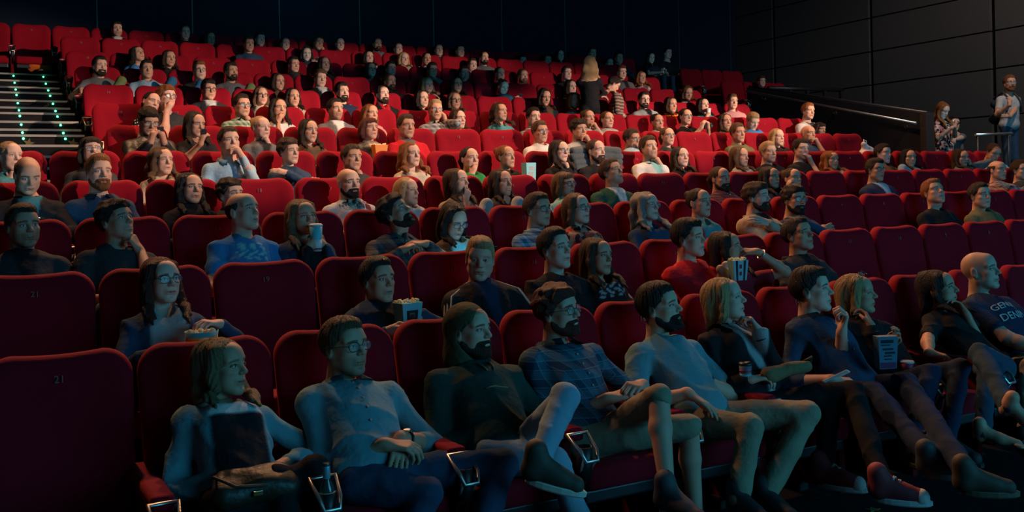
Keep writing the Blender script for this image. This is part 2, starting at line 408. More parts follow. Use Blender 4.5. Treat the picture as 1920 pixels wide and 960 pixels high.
def seat(row, n, x, y, z, num, last=False):
    o = empty('cinema_seat', (x, y, z))
    for p in ('backrest', 'back_shell', 'seat_cushion', 'seat_pan'): link_mesh(p, SM[p], o)
    for sx in ((-SW / 2,) + ((SW / 2,) if last else ())):
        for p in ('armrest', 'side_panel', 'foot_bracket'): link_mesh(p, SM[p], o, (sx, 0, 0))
        link_mesh('cup_holder', SM['cup_holder'], o, (sx, 0, 0))
    if num > 0:
        t = link_mesh('seat_number', number_mesh(num), o)
        t.location = (0, -.030, BH - .115); t.rotation_euler = (math.pi / 2 - .2, 0, 0)
    SEATS.append(dict(o=o, row=row, x=x, n=n, who=None))
    return o
for k in ROWS:
    a, b = SPAN[k]
    for n in range(a, b + 1 if k in 'ABCDEL' else b):
        x = X0[k] + (n + .5) * SW
        num = (20 - n) if k in 'ABCDE' else (18 - n)
        seat(k, n, x, YK[k], FZ[k], num, last=(n == (b if k in 'ABCDEL' else b - 1)))
for k, xs_ in (('J', (13.16, 13.74, 14.32)), ('K', (13.15, 13.73, 14.31))):
    for i, x in enumerate(xs_): seat(k + 'r', i, x, YK[k], FZ[k], 0, last=(i == 2))
# ------------------------------------------------------------------ soft bodies: signed-distance volumes turned into one continuous surface
class Vol:
    def __init__(s, lo, hi, h):
        s.h = h; s.lo = np.array(lo, np.float32) - h; n = np.ceil((np.array(hi) - s.lo) / h).astype(int) + 2
        s.n = n; s.d = np.full(tuple(n), 5.0, np.float32)
        s.ax = [s.lo[i] + h * np.arange(n[i], dtype=np.float32) for i in range(3)]
    def win(s, lo, hi):
        a = np.clip(((np.asarray(lo) - s.lo) / s.h).astype(int) - 1, 0, s.n); b = np.clip(((np.asarray(hi) - s.lo) / s.h).astype(int) + 3, 0, s.n)
        if (b - a).min() <= 0: return None
        sl = tuple(slice(a[i], b[i]) for i in range(3))
        return sl, s.ax[0][sl[0]][:, None, None], s.ax[1][sl[1]][None, :, None], s.ax[2][sl[2]][None, None, :]
    def comb(s, sl, d, k, op):
        c = s.d[sl]
        if op == 'u':
            if k: hh = np.maximum(k - np.abs(c - d), 0) / k; s.d[sl] = np.minimum(c, d) - hh * hh * (k * .25)
            else: s.d[sl] = np.minimum(c, d)
        elif op == 's':
            d = -d
            if k: hh = np.maximum(k - np.abs(c - d), 0) / k; s.d[sl] = np.maximum(c, d) + hh * hh * (k * .25)
            else: s.d[sl] = np.maximum(c, d)
    def rc(s, a, b, ra, rb, k=0, op='u'):
        a = np.asarray(a, np.float32); b = np.asarray(b, np.float32); m = max(ra, rb) + k + 3 * s.h
        wn = s.win(np.minimum(a, b) - m, np.maximum(a, b) + m)
        if wn is None: return
        sl, x, y, z = wn; v = b - a; L = float(v @ v) + 1e-9
        t = np.clip(((x - a[0]) * v[0] + (y - a[1]) * v[1] + (z - a[2]) * v[2]) / L, 0, 1)
        d = np.sqrt((x - a[0] - t * v[0]) ** 2 + (y - a[1] - t * v[1]) ** 2 + (z - a[2] - t * v[2]) ** 2) - (ra + (rb - ra) * t)
        s.comb(sl, d, k, op)
    def el(s, c, r, k=0, op='u', R=None):
        c = np.asarray(c, np.float32); r = np.asarray(r, np.float32)
        ext = r if R is None else np.sqrt(((np.asarray(R) * r[None, :]) ** 2).sum(1))
        m = ext + k + 3 * s.h; wn = s.win(c - m, c + m)
        if wn is None: return
        sl, x, y, z = wn; x = x - c[0]; y = y - c[1]; z = z - c[2]
        if R is not None:
            x, y, z = (R[0][i] * x + R[1][i] * y + R[2][i] * z for i in range(3))
        k0 = np.sqrt((x / r[0]) ** 2 + (y / r[1]) ** 2 + (z / r[2]) ** 2); k1 = np.sqrt((x / r[0] ** 2) ** 2 + (y / r[1] ** 2) ** 2 + (z / r[2] ** 2) ** 2) + 1e-6
        s.comb(sl, k0 * (k0 - 1) / k1, k, op)
    def grid(s): return s.ax[0][:, None, None], s.ax[1][None, :, None], s.ax[2][None, None, :]
    def mesh(s):
        d = s.d; d[0] = d[-1] = 5; d[:, 0] = d[:, -1] = 5; d[:, :, 0] = d[:, :, -1] = 5
        n = d < 0
        c = n[:-1, :-1, :-1].astype(np.int8)
        cnt = sum(n[a:a + s.n[0] - 1, b:b + s.n[1] - 1, e:e + s.n[2] - 1].astype(np.int8) for a in (0, 1) for b in (0, 1) for e in (0, 1))
        I, J, K = np.nonzero((cnt > 0) & (cnt < 8))
        idx = np.full(cnt.shape, -1, np.int32); idx[I, J, K] = np.arange(len(I))
        acc = np.zeros((len(I), 3), np.float32); w = np.zeros(len(I), np.float32)
        for ax in range(3):
            o = [i for i in range(3) if i != ax]
            for p in (0, 1):
                for q in (0, 1):
                    e = [0, 0, 0]; e[o[0]] = p; e[o[1]] = q; f = list(e); f[ax] = 1
                    d0 = d[I + e[0], J + e[1], K + e[2]]; d1 = d[I + f[0], J + f[1], K + f[2]]
                    hit = (d0 < 0) != (d1 < 0); den = np.where(hit, d0 - d1, 1); t = np.clip(np.where(hit, d0 / den, 0), 0, 1)
                    P = np.zeros((len(I), 3), np.float32); P[:, o[0]] = p; P[:, o[1]] = q; P[:, ax] = t
                    acc += P * hit[:, None]; w += hit
        v = s.lo + s.h * (np.stack([I, J, K], 1) + acc / w[:, None])
        Q = []
        for ax in range(3):
            o = [i for i in range(3) if i != ax]
            s0 = [slice(1, -1)] * 3; s0[ax] = slice(0, -1); s1 = list(s0); s1[ax] = slice(1, None)
            a, b = n[tuple(s0)], n[tuple(s1)]
            E = np.stack(np.nonzero(a != b), 1)
            inside = a[tuple(E.T)]
            g = E.copy(); g[:, o[0]] += 1; g[:, o[1]] += 1
            def cell(u, t):
                h = g.copy(); h[:, o[0]] -= u; h[:, o[1]] -= t; return idx[h[:, 0], h[:, 1], h[:, 2]]
            q = np.stack([cell(1, 1), cell(0, 1), cell(0, 0), cell(1, 0)], 1)
            flip = inside if ax != 1 else ~inside
            q[~flip] = q[~flip][:, ::-1]
            Q.append(q)
        q = np.concatenate(Q); q = q[(q >= 0).all(1)]
        return v.astype(np.float32), q
def noise3(x, y, z, f, seed=0):
    a = seed * 1.7
    return (np.sin(f * (x + .31 * y) + a + 1.3 * np.sin(f * .71 * z + a)) * np.sin(f * (y * .93 - .21 * z) + 2.1 + a) + np.sin(f * (z * 1.1 + .4 * x) + .7 * a) * .6) / 1.6
def folds(x, y, z, f, seed=0):
    n = noise3(x + .05 * np.sin(17 * z + seed), y, z + .04 * np.sin(13 * x), f, seed)
    return (1 - np.abs(n)) ** 4 - .25
def rotz(a): c, s = math.cos(a), math.sin(a); return np.array([[c, -s, 0], [s, c, 0], [0, 0, 1]], np.float32)
def rotx(a): c, s = math.cos(a), math.sin(a); return np.array([[1, 0, 0], [0, c, -s], [0, s, c]], np.float32)
def roty(a): c, s = math.cos(a), math.sin(a); return np.array([[c, 0, s], [0, 1, 0], [-s, 0, c]], np.float32)

def tri(q): return q if q.shape[1] == 3 else np.concatenate([q[:, [0, 1, 2]], q[:, [0, 2, 3]]])
TMP = bpy.data.scenes.new('tmp')
def decim(v, q, ratio, keep=None):
    me = bpy.data.meshes.new('t'); setq(me, v, q); o = bpy.data.objects.new('t', me); TMP.collection.objects.link(o)
    m = o.modifiers.new('d', 'DECIMATE'); m.ratio = ratio; m.use_collapse_triangulate = True
    if keep is not None:
        g = o.vertex_groups.new(name='k'); g.add(np.nonzero(keep)[0].tolist(), 1.0, 'REPLACE'); m.vertex_group = 'k'; m.invert_vertex_group = True
    TMP.view_layers[0].update(); dg = TMP.view_layers[0].depsgraph
    ev = o.evaluated_get(dg); m2 = ev.to_mesh()
    co = np.zeros(len(m2.vertices) * 3, np.float32); m2.vertices.foreach_get('co', co)
    t = np.zeros(len(m2.loops), np.int32); m2.loops.foreach_get('vertex_index', t)
    ev.to_mesh_clear(); bpy.data.objects.remove(o); bpy.data.meshes.remove(me)
    return co.reshape(-1, 3), t.reshape(-1, 3)
# ---- the head: face looks along -Y, origin half way between chin and crown
def P(x, f, u): return (x, -f, u)
def smooth(a, b, x): t = np.clip((x - a) / (b - a), 0, 1); return t * t * (3 - 2 * t)
HEADS = {}
def head(sex, h):
    key = (sex, h)
    if key in HEADS: return HEADS[key]
    m = sex != 'f'
    V = Vol((-.155, -.15, -.335), (.155, .13, .135), h)
    V.el(P(0, -.014, .030), (.074, .094, .086))
    V.el(P(0, .028, -.030), (.060, .064, .078), .03)
    jw = .050 if m else .044
    for s in (-1, 1):
        V.rc(P(s * jw, .004, -.055), P(s * .018, .062, -.094), .022 if m else .019, .018, .025)
        V.el(P(s * .041, .056, -.016), (.022, .022, .016), .02)
        V.el(P(s * .036, .044, -.050), (.024, .024, .030), .02)
        V.rc(P(s * .050, .066, .030), P(s * .010, .083, .026), .010, .010 if m else .008, .016)
    V.el(P(0, .072, -.099), (.021 if m else .017, .017, .015), .018)
    V.el(P(0, .052, .052), (.052, .040, .045), .03)
    # neck and the top of the chest under the collar
    nr = .057 if m else .047
    V.rc(P(0, -.020, -.06), P(0, -.046, -.19), nr, nr + .005, .02)
    for s in (-1, 1):
        V.rc(P(s * .03, -.05, -.165), P(s * .10, -.055, -.225), .036, .036, .03)
        V.rc(P(s * .058, -.008, -.03), P(s * .012, -.008, -.185), .010, .010, .02)
    V.el(P(0, -.05, -.245), (.125, .070, .055), .04)
    # features
    for s in (-1, 1): V.el(P(s * .032, .094, .006), (.019, .017, .012), .014, 's')
    V.rc(P(0, .080, .022), P(0, .106, -.020), .0085, .0115, .012)
    V.el(P(0, .108, -.023), (.0105, .010, .009), .006)
    for s in (-1, 1):
        V.el(P(s * .0115, .096, -.026), (.008, .010, .0075), .005)
    V.el(P(0, .074, -.058), (.028, .022, .020), .015)
    V.rc(P(-.020, .0855, -.0570), P(.020, .0855, -.0570), .0052, .0052, .006)
    V.rc(P(-.017, .0855, -.0655), P(.017, .0855, -.0655), .0058, .0058, .006)
    V.rc(P(-.024, .0895, -.0612), P(.024, .0895, -.0612), .0020, .0020, .004, 's')
    V.el(P(0, .088, -.080), (.015, .008, .005), .008, 's')
    for s in (-1, 1):
        e = P(s * .031, .0745, .006)
        V.el(e, (.0145, .0140, .0120), .004)
        if h < .0046:
            V.rc(P(s * .019, .089, .0115), P(s * .044, .083, .0105), .0028, .0028, .004)
        # ears
        V.el(P(s * .076, -.010, -.004), (.008, .018, .031), .006)
        V.el(P(s * .0815, -.004, .0), (.004, .011, .019), .004, 's')
    v, q = V.mesh()
    v, q = decim(v, q, .20, (-v[:, 1] > .045) & (v[:, 2] > -.11) & (v[:, 2] < .05))
    f = -v[:, 1]; x = v[:, 0]; u = v[:, 2]; ax = np.abs(x)
    M = {}
    front = f > .05
    M['lip'] = smooth(1.15, .8, np.sqrt((x / .028) ** 2 + ((u + .061) / .0092) ** 2)) * (f > .072)
    M['mouth'] = smooth(1.2, .7, np.sqrt((x / .025) ** 2 + ((u + .0612) / .0022) ** 2)) * (f > .07)
    bu = .0285 - ((ax - .022) / .03) ** 2 * .007
    M['brow'] = smooth(.0062, .003, np.abs(u - bu)) * ((ax > .011) & (ax < .053)) * front
    M['eye'] = smooth(1.15, .85, np.sqrt(((ax - .031) / .0135) ** 2 + ((u - .006) / .0058) ** 2)) * (f > .06)
    M['iris'] = smooth(1.2, .85, np.sqrt(((ax - .031) / .0058) ** 2 + ((u - .006) / .0062) ** 2)) * (f > .06)
    M['lash'] = smooth(.0038, .0016, np.abs(u - (.0125 - ((ax - .031) / .0145) ** 2 * .006))) * (np.abs(ax - .031) < .0165) * (f > .06)
    M['cheek'] = np.exp(-((ax - .040) / .02) ** 2 - ((u + .022) / .022) ** 2) * (f > .03) + np.exp(-(x / .013) ** 2 - ((u + .02) / .014) ** 2) * (f > .09)
    M['beard'] = smooth(.012, -.004, u - np.interp(f, [-.02, .0, .05, .075, .11], [-.03, -.030, -.046, -.040, -.038])) * smooth(-.15, -.125, u) * (f > -.02)
    M['scalp'] = smooth(-.012, .012, u - np.interp(f, [-.12, -.06, -.01, .02, .05, .075, .11], [-.075, -.07, -.02, .01, .055, .082, .095]))
    HEADS[key] = (v, q, M); return HEADS[key]

# ---- hair shapes in the same frame
HAIRS = {}
def hair(style, h, seed=0):
    key = (style, h, seed)
    if key in HAIRS: return HAIRS[key]
    V = Vol((-.19, -.16, -.42 if style in ('lo', 'wa') else -.24), (.19, .20, .22), h)
    cut_pts = ([-.13, -.06, -.015, .005, .03, .055, .078, .12], [-.085, -.085, -.045, .0, .026, .042, .056, .070])
    amp, fr = .0035, 90.
    X, Y, Z = V.grid()
    if style in ('sh', 'qf', 'sp'):
        V.el(P(0, -.016, .037), (.081, .103, .093))
        if style == 'sh': V.el(P(.004, .02, .095), (.056, .066, .034), .03)
        if style == 'qf': V.el(P(.008, .052, .095), (.050, .045, .030), .03); V.el(P(0, -.01, .10), (.06, .07, .035), .03)
        if style == 'sp': V.el(P(0, -.0, .095), (.062, .085, .045), .03)
        amp = .0035
    elif style in ('bz', 'fr'):
        V.el(P(0, -.015, .033), (.0785, .1005, .0915)); amp = .0012; fr = 160
    elif style == 'cu':
        V.el(P(0, -.016, .044), (.088, .106, .098)); V.el(P(0, .05, .085), (.056, .048, .042), .03); amp = .0085; fr = 105
        cut_pts = ([-.13, -.06, -.02, .005, .03, .055, .078, .12], [-.10, -.10, -.055, -.02, .020, .044, .060, .072])
    elif style in ('lo', 'wa', 'bo', 'bb'):
        V.el(P(0, -.016, .036), (.084, .104, .092))
        L = {'lo': -.30, 'wa': -.29, 'bo': -.135, 'bb': -.105}[style]; wd = 1.35 if style == 'wa' else 1.0
        for s in (-1, 1):
            V.rc(P(s * .058, .018, .075), P(s * .080, .006, -.03), .024, .022, .02)
            dz = .075 if L < -.2 else 0
            V.rc(P(s * .080, .006, -.03), P(s * .088 * wd, .0 + dz * .75, L * .62), .024, .025 * wd, .02)
            ends = ((.066, 1.0, .92), (.086, 1.12, 1.04), (.104, .9, .86)) if L < -.2 else ((.070, 1, .95), (.090, 1, 1.0))
            for (ex, ez, el_) in ends:
                V.rc(P(s * .088 * wd, .0 + dz * .75, L * .60), P(s * ex * wd, .012 + dz * 1.25 * ez, L * el_), .022 * wd, .007 if L < -.2 else .014, .014)
        V.el(P(0, -.075, L * .38), (.088 * wd, .050, abs(L) * .62 + .05), .04)
        if style == 'wa': amp = .012; fr = 48
        V.rc(P(0, .09, .125), P(0, -.06, .14), .006, .006, .012, 's')
        cut_pts = ([-.13, -.06, .02, .04, .052, .068, .085, .12], [-.6, -.6, -.6, -.4, -.1, .042, .058, .072])
        if style == 'bb':
            V.el(P(0, .064, .070), (.060, .032, .040), .02); cut_pts = ([-.13, -.06, .02, .04, .052, .07, .12], [-.6, -.6, -.6, -.4, .030, .040, .042])
    elif style in ('bu', 'po'):
        V.el(P(0, -.016, .034), (.080, .101, .090))
        if style == 'bu': V.el(P(0, -.105, .075), (.042, .036, .040), .012); amp = .004
        else:
            V.rc(P(0, -.10, .045), P(.005, -.150, .0), .022, .026, .01); V.rc(P(.005, -.150, .0), P(.03, -.135, -.16), .026, .016, .01)
        cut_pts = ([-.13, -.06, -.015, .005, .03, .055, .078, .12], [-.085, -.085, -.035, .010, .030, .046, .060, .072])
    f = -Y
    ang = np.arctan2(X, Y + .02)
    if style in ('cu', 'wa'): V.d -= amp * noise3(X, Y, Z, fr, seed)
    else: V.d -= amp * np.sin(ang * 34 + 5 * np.sin(Z * 22 + seed) + seed) * (.6 + .4 * np.sin(ang * 11 + seed))
    hl = np.interp(f.ravel(), *cut_pts).reshape(f.shape).astype(np.float32)
    V.d = np.maximum(V.d, np.where((Z > -.055) | (style not in ('lo', 'wa', 'bo', 'bb')), (hl - Z) * .75, -1))
    if style == 'fr': V.d = np.maximum(V.d, np.maximum(Z - .055, f - .03))
    if style in ('lo', 'wa', 'bo', 'bb'):
        V.el(P(0, .10, -.035), (.057, .075, .086), .01, 's')
        V.el(P(0, .06, -.22), (.046, .12, .12), .01, 's')
    HAIRS[key] = decim(*V.mesh(), .34); return HAIRS[key]
BEARDS = {}
def beard(long, h):
    key = (long, h)
    if key in BEARDS: return BEARDS[key]
    V = Vol((-.09, -.13, -.22), (.09, .03, .0), h)
    V.el(P(0, .028, -.034), (.065, .069, .083))
    for s in (-1, 1): V.rc(P(s * .052, .004, -.053), P(s * .020, .064, -.098), .025, .024, .02)
    V.el(P(0, .076, -.102), (.030, .022, .024), .02)
    V.el(P(0, .078, -.056), (.032, .026, .024), .015)
    if long: V.el(P(0, .066, -.128), (.040, .032, .048), .03)
    X, Y, Z = V.grid(); f = -Y
    V.d -= .0022 * noise3(X, Y, Z, 150)
    bl = np.interp(f.ravel(), [-.05, -.005, .0, .03, .06, .08, .12], [-.30, -.2, -.028, -.048, -.056, -.043, -.040]).reshape(f.shape).astype(np.float32)
    V.d = np.maximum(V.d, (Z - bl) * .8)
    V.el(P(0, .100, -.0625), (.024, .022, .0062), .003, 's')
    BEARDS[key] = decim(*V.mesh(), .4); return BEARDS[key]

# ---- arms and hands
def nrm(v): v = np.asarray(v, np.float32); return v / (np.linalg.norm(v) + 1e-9)
def ik(S, W, l1, l2, hint):
    d = W - S; L = np.linalg.norm(d); dn = d / (L + 1e-9)
    if L > (l1 + l2) * .995: W = S + dn * (l1 + l2) * .995; L = (l1 + l2) * .995
    if L < .12: W = S + dn * .12; L = .12
    a = (l1 * l1 - l2 * l2 + L * L) / (2 * L); hgt = math.sqrt(max(l1 * l1 - a * a, 1e-6))
    hn = np.asarray(hint, np.float32) - dn * float(np.dot(hint, dn)); hn = nrm(hn)
    return S + dn * a + hn * hgt, W
def hand_prims(V, W, dr, nm, side_thumb, curl, sc, fine):
    d = nrm(dr); n = nm - d * float(np.dot(nm, d)); n = nrm(n); s = np.cross(d, n) * side_thumb      # s points to the thumb
    g = lambda a, b, c: W + (d * a + s * b + n * c) * sc
    if not fine:
        V.rc(W, g(.075, 0, 0), .027 * sc, .030 * sc, .02)
        c1 = curl * 1.3
        for b in (.014, -.014):
            k = g(.085, b, 0); t = k + (d * math.cos(c1) + n * math.sin(c1)) * .045 * sc
            V.rc(k, t, .017 * sc, .015 * sc, .01); t2 = t + (d * math.cos(2 * c1) + n * math.sin(2 * c1)) * .032 * sc; V.rc(t, t2, .015 * sc, .011 * sc, .008)
        V.rc(g(.03, .025, .005), g(.075, .047, .02), .014 * sc, .011 * sc, .01)
        return
    V.rc(g(-.01, 0, 0), g(.02, 0, 0), .024 * sc, .023 * sc, .012)
    for i, (b, kn, lens) in enumerate(((.030, .092, (.042, .025, .021)), (.0105, .097, (.046, .029, .022)), (-.0095, .092, (.043, .027, .021)), (-.028, .083, (.034, .021, .019)))):
        k = g(kn, b, -.002 * abs(i - 1.2))
        V.rc(g(.012, b * .55, 0), k, .0135 * sc, .0105 * sc, .016)
        a = curl * (1.0 + .12 * i) * .95; sp = (1.5 - i) * .10 * (1 - curl)
        cur = k; r = (.0098 if i < 3 else .0085)
        for j, L in enumerate(lens):
            dirv = d * math.cos(a) + n * math.sin(a) + s * sp
            nx = cur + dirv * L * sc
            V.rc(cur, nx, r * sc, (r - .0010) * sc, .003); cur = nx; r -= .0010; a += curl * 1.15 + .06
    # thumb leaves the side of the palm near its base
    t0 = g(.018, .020, .004); t1 = g(.048, .041, .014 + .01 * curl); t2 = g(.076, .048 - .020 * curl, .020 + .018 * curl); t3 = g(.098, .046 - .034 * curl, .022 + .026 * curl)
    V.rc(t0, t1, .0155 * sc, .0125 * sc, .012); V.rc(t1, t2, .0118 * sc, .0105 * sc, .004); V.rc(t2, t3, .0102 * sc, .0082 * sc, .003)
# ------------------------------------------------------------------ patterned cloth
def pattern(kind, c1, c2, c3=None, scale=1.0):
    key = f'{kind}_{c1}_{c2}_{c3}_{scale}'
    if key in MATS: return MATS[key]
    m = mat(key, c1, .85, spec=.12); nt = m.node_tree; b = nt.nodes['Principled BSDF']; N = nt.nodes.new; L = nt.links.new
    tc = N('ShaderNodeTexCoord'); sep = N('ShaderNodeSeparateXYZ'); L(tc.outputs['Object'], sep.inputs[0])
    def mathn(op, a, v=None, c=None):
        n = N('ShaderNodeMath'); n.operation = op
        if isinstance(a, (int, float)): n.inputs[0].default_value = a
        else: L(a, n.inputs[0])
        if v is not None:
            if isinstance(v, (int, float)): n.inputs[1].default_value = v
            else: L(v, n.inputs[1])
        return n.outputs[0]
    def mixc(fac, a, bcol):
        n = N('ShaderNodeMix'); n.data_type = 'RGBA'; L(fac, n.inputs['Factor'])
        for sock, c in ((n.inputs[6], a), (n.inputs[7], bcol)):
            if isinstance(c, tuple): sock.default_value = (*c, 1)
            else: L(c, sock)
        return n.outputs[2]
    def band(src, per, width): return mathn('LESS_THAN', mathn('FRACT', mathn('DIVIDE', mathn('ADD', src, 10.0), per)), width)
    c3 = c3 or c2
    if kind == 'plaid':
        xy = mathn('ADD', sep.outputs['X'], mathn('MULTIPLY', sep.outputs['Y'], .6)); p = .052 * scale
        a = mathn('MULTIPLY', band(xy, p, .45), .5); d = mathn('MULTIPLY', band(sep.outputs['Z'], p, .45), .5)
        col = mixc(mathn('ADD', a, d), c1, c2)
        col = mixc(mathn('MULTIPLY', band(xy, p * .5, .12), .6), col, c3); col = mixc(mathn('MULTIPLY', band(sep.outputs['Z'], p * .5, .12), .6), col, c3)
    elif kind == 'stripe':
        col = mixc(band(sep.outputs['Z'], .05 * scale, .45), c1, c2)
    else:
        v = N('ShaderNodeTexVoronoi'); v.inputs['Scale'].default_value = {'dots': 34, 'floral': 22, 'camo': 9}[kind] / scale
        L(tc.outputs['Object'], v.inputs['Vector'])
        if kind == 'dots':
            v.inputs['Randomness'].default_value = .15; col = mixc(mathn('LESS_THAN', v.outputs['Distance'], .33), c1, c2)
        else:
            s2 = N('ShaderNodeSeparateColor'); L(v.outputs['Color'], s2.inputs[0])
            col = mixc(mathn('GREATER_THAN', s2.outputs[0], .60), c1, c2); col = mixc(mathn('GREATER_THAN', s2.outputs[1], .72), col, c3)
    L(col, b.inputs['Base Color']); return m

C = dict(kg=(.14, .19, .07), kb=(.03, .13, .24), bk=(.014, .014, .016), ch=(.035, .036, .040), gy=(.13, .13, .135), lg=(.34, .34, .34), wh=(.62, .61, .59), nv=(.018, .030, .065), db=(.03, .06, .11), bl=(.05, .20, .42), lb=(.30, .45, .56), tl=(.07, .26, .28), aq=(.25, .52, .50), gn=(.022, .085, .06), dg=(.020, .050, .042), gr=(.02, .22, .06),
         rd=(.50, .012, .022), dr=(.20, .01, .02), be=(.40, .31, .22), br=(.10, .06, .035), or_=(.75, .22, .03), pk=(.55, .25, .25), ol=(.12, .12, .06), kh=(.26, .22, .15), dn=(.030, .060, .095), lj=(.22, .33, .42), tt=(.13, .27, .31), cr=(.55, .45, .33), pu=(.10, .04, .12))
HC = dict(kg=(.14, .19, .07), kb=(.03, .13, .24), bk=(.008, .007, .007), db=(.020, .012, .008), br=(.050, .024, .012), lb=(.12, .062, .030), bl=(.40, .25, .115), gi=(.22, .075, .02), gy=(.26, .23, .20), re=(.09, .022, .014), sb=(.2, .12, .06))
SKINS = ((.58, .32, .22), (.62, .36, .25), (.53, .28, .18), (.65, .39, .29), (.49, .26, .165))
GARMENT = dict(te='t_shirt', ls='sweater', co='shirt', rs='shirt', ja='jacket', ho='hoodie', ca='cardigan', sl='sleeveless_top', dr='dress', bz='blazer')
LVL = {'A': (.0034, .0046, .0105, .0044), 'B': (.0042, .0055, .0125, .0050), 'C': (.0050, .0066, .0155, .0064), 'D': (.0054, .0070, .0165, .0068)}
def lvl(r): return LVL.get(r, (.0076, .0092, .0235, .0100) if r in 'EFG' else (.0098, .0115, .029, .0132))
TARGET = Vector((7.6, -7.0, 3.2))

def glasses_mesh(fine, col):
    key = ('glasses', fine, col)
    if key in MATS: return MATS[key]
    bm = bmesh.new(); n = 14 if fine else 8; r = .0017 if fine else .0021
    for s in (-1, 1):
        ring = []
        for i in range(n):
            a = 2 * math.pi * i / n; cx, sz = math.cos(a), math.sin(a)
            ring.append(P(s * .034 + .0255 * math.copysign(abs(cx) ** .75, cx), .101 - abs(s * .034 + .025 * cx) * .12, .004 + .019 * math.copysign(abs(sz) ** .75, sz)))
        tube(bm, ring, r, 5, 0, closed=True)
        if fine:
            f = bm.faces.new([bm.verts.new(p) for p in ring]); f.material_index = 1
        tube(bm, [P(s * .059, .094, .010), P(s * .078, .05, .012), P(s * .083, -.005, .010), P(s * .083, -.022, -.006)], r * .9, 5)
    tube(bm, [P(-.009, .101, .008), P(0, .104, .010), P(.009, .101, .008)], r, 5)
    MATS[key] = mesh_of(bm, [mat('glasses_frame_black') if col == 'k' else mat('glasses_frame_steel', (.3, .28, .26), .3, metal=.8), LENS], False, 'glasses'); return MATS[key]

def legs_vol(joints, P0, h, fem=False, top=True, shorts=0, bare=False):
    """trousers (or bare legs) as one surface; joints = ((hip, knee, ankle), ...)"""
    pts = np.array([p for j in joints for p in j] + [P0]); V = Vol(pts.min(0) - .2, pts.max(0) + .2, h)
    k = .92 if fem else 1.0
    if bare: k *= .80
    if top: V.el(P0 + np.array((0, .02, .0)), (.165 * k, .125 * k, .105 * k))
    for hip, kn, an in joints:
        V.rc(hip, kn, .088 * k, .059 * k, .035)
        if shorts: continue
        if bare:
            mid = kn + (an - kn) * .35
            V.rc(kn, mid + np.array((0, .012, 0)), .056 * k, .062 * k, .02); V.rc(mid + np.array((0, .012, 0)), an, .060 * k, .038 * k, .02)
        else: V.rc(kn, an, .058 * k, .050 * k, .02)
    if not bare:
        X, Y, Z = V.grid(); V.d -= .0045 * noise3(X, Y, Z, 30) + (.008 * folds(X, Y, Z, 19, 2) if h < .015 else 0)
    return V.mesh()
SHOES = {}
def shoe_mesh(kind):
    if kind in SHOES: return SHOES[kind]
    V = Vol((-.08, -.24, -.06), (.08, .10, .14), .010)
    if kind == 'bare':
        V.rc((0, .02, .02), (0, -.07, -.015), .036, .030, .02); V.rc((0, -.07, -.015), (.005, -.155, -.03), .032, .024, .02); V.rc((0, .03, .06), (0, .03, -.015), .035, .032, .02)
        for i in range(5): V.rc((-.030 + i * .015, -.15, -.033), (-.034 + i * .017, -.195 + .012 * abs(i - 1), -.038), .012, .009, .004)
    else:
        V.rc((0, .03, -.0), (0, -.15, -.018), .042, .038, .02); V.rc((0, .03, .08), (0, .025, .0), .045, .044, .02); V.rc((0, .0, .04), (0, -.09, .0), .036, .034, .03)
    X, Y, Z = V.grid(); V.d = np.maximum(V.d, -.045 - Z)
    up_ = V.mesh()
    bm = bmesh.new(); vs = []
    out = [(.040 * math.cos(a) * (1 if math.sin(a) > 0 else 1.05), -.06 + (.10 if math.sin(a) > 0 else .135) * math.sin(a)) for a in [2 * math.pi * i / 20 for i in range(20)]]
    R = [[bm.verts.new((x * k, (y + .06) * k - .06, z)) for x, y in out] for k, z in ((.98, -.058), (1.06, -.052), (1.06, -.034), (1.0, -.030))]
    for A, B in zip(R, R[1:]):
        for i in range(20): bm.faces.new((A[i], A[(i + 1) % 20], B[(i + 1) % 20], B[i]))
    bm.faces.new(R[0]); bm.faces.new(R[-1])
    SHOES[kind] = (up_, bm); return SHOES[kind]
SHOE_ME = {}
def shoe(parent, loc, yaw, pitch, col, sole, kind='shoe'):
    key = (col, sole, kind)
    if key not in SHOE_ME:
        up_, bm = shoe_mesh(kind)
        me = bpy.data.meshes.new('shoe'); setq(me, *up_); me.materials.append(mat('shoe_%s' % (col,), col, .7))
        s2 = bpy.data.meshes.new('sole'); bmesh.ops.recalc_face_normals(bm, faces=bm.faces[:]); bm.to_mesh(s2); s2.materials.append(mat('sole_%s' % (sole,), sole, .6)); SHOE_ME[key] = (me, s2)
    o = link_mesh('foot' if kind == 'bare' else 'shoe', SHOE_ME[key][0], parent, loc); o.rotation_euler = (pitch, 0, yaw)
    if kind != 'bare': link_mesh('sole', SHOE_ME[key][1], o)
    return o
LEG_ME = {}
def seated_legs(root, P0, B, colname, fem, h=.026):
    key = (colname, fem)
    if key not in LEG_ME:
        z = np.zeros(3); J = [(np.array((s * .085, -.02, -.01)), np.array((s * .115, -.43, .03)), np.array((s * .115, -.47, -.46))) for s in (-1, 1)]
        v, q = legs_vol(J, z, h, fem); me = bpy.data.meshes.new('trousers'); setq(me, v, q); me.materials.append(mat('trouser_' + colname, C[colname], .9, spec=.1, vary=.15)); LEG_ME[key] = me
    link_mesh('trousers', LEG_ME[key], root, P0 - B)
    for s in (-1, 1): shoe(root, Vector((P0[0] - B[0] + s * .115, P0[1] - B[1] - .49, .055)), 0, 0, (.02, .02, .022), (.02, .02, .02))

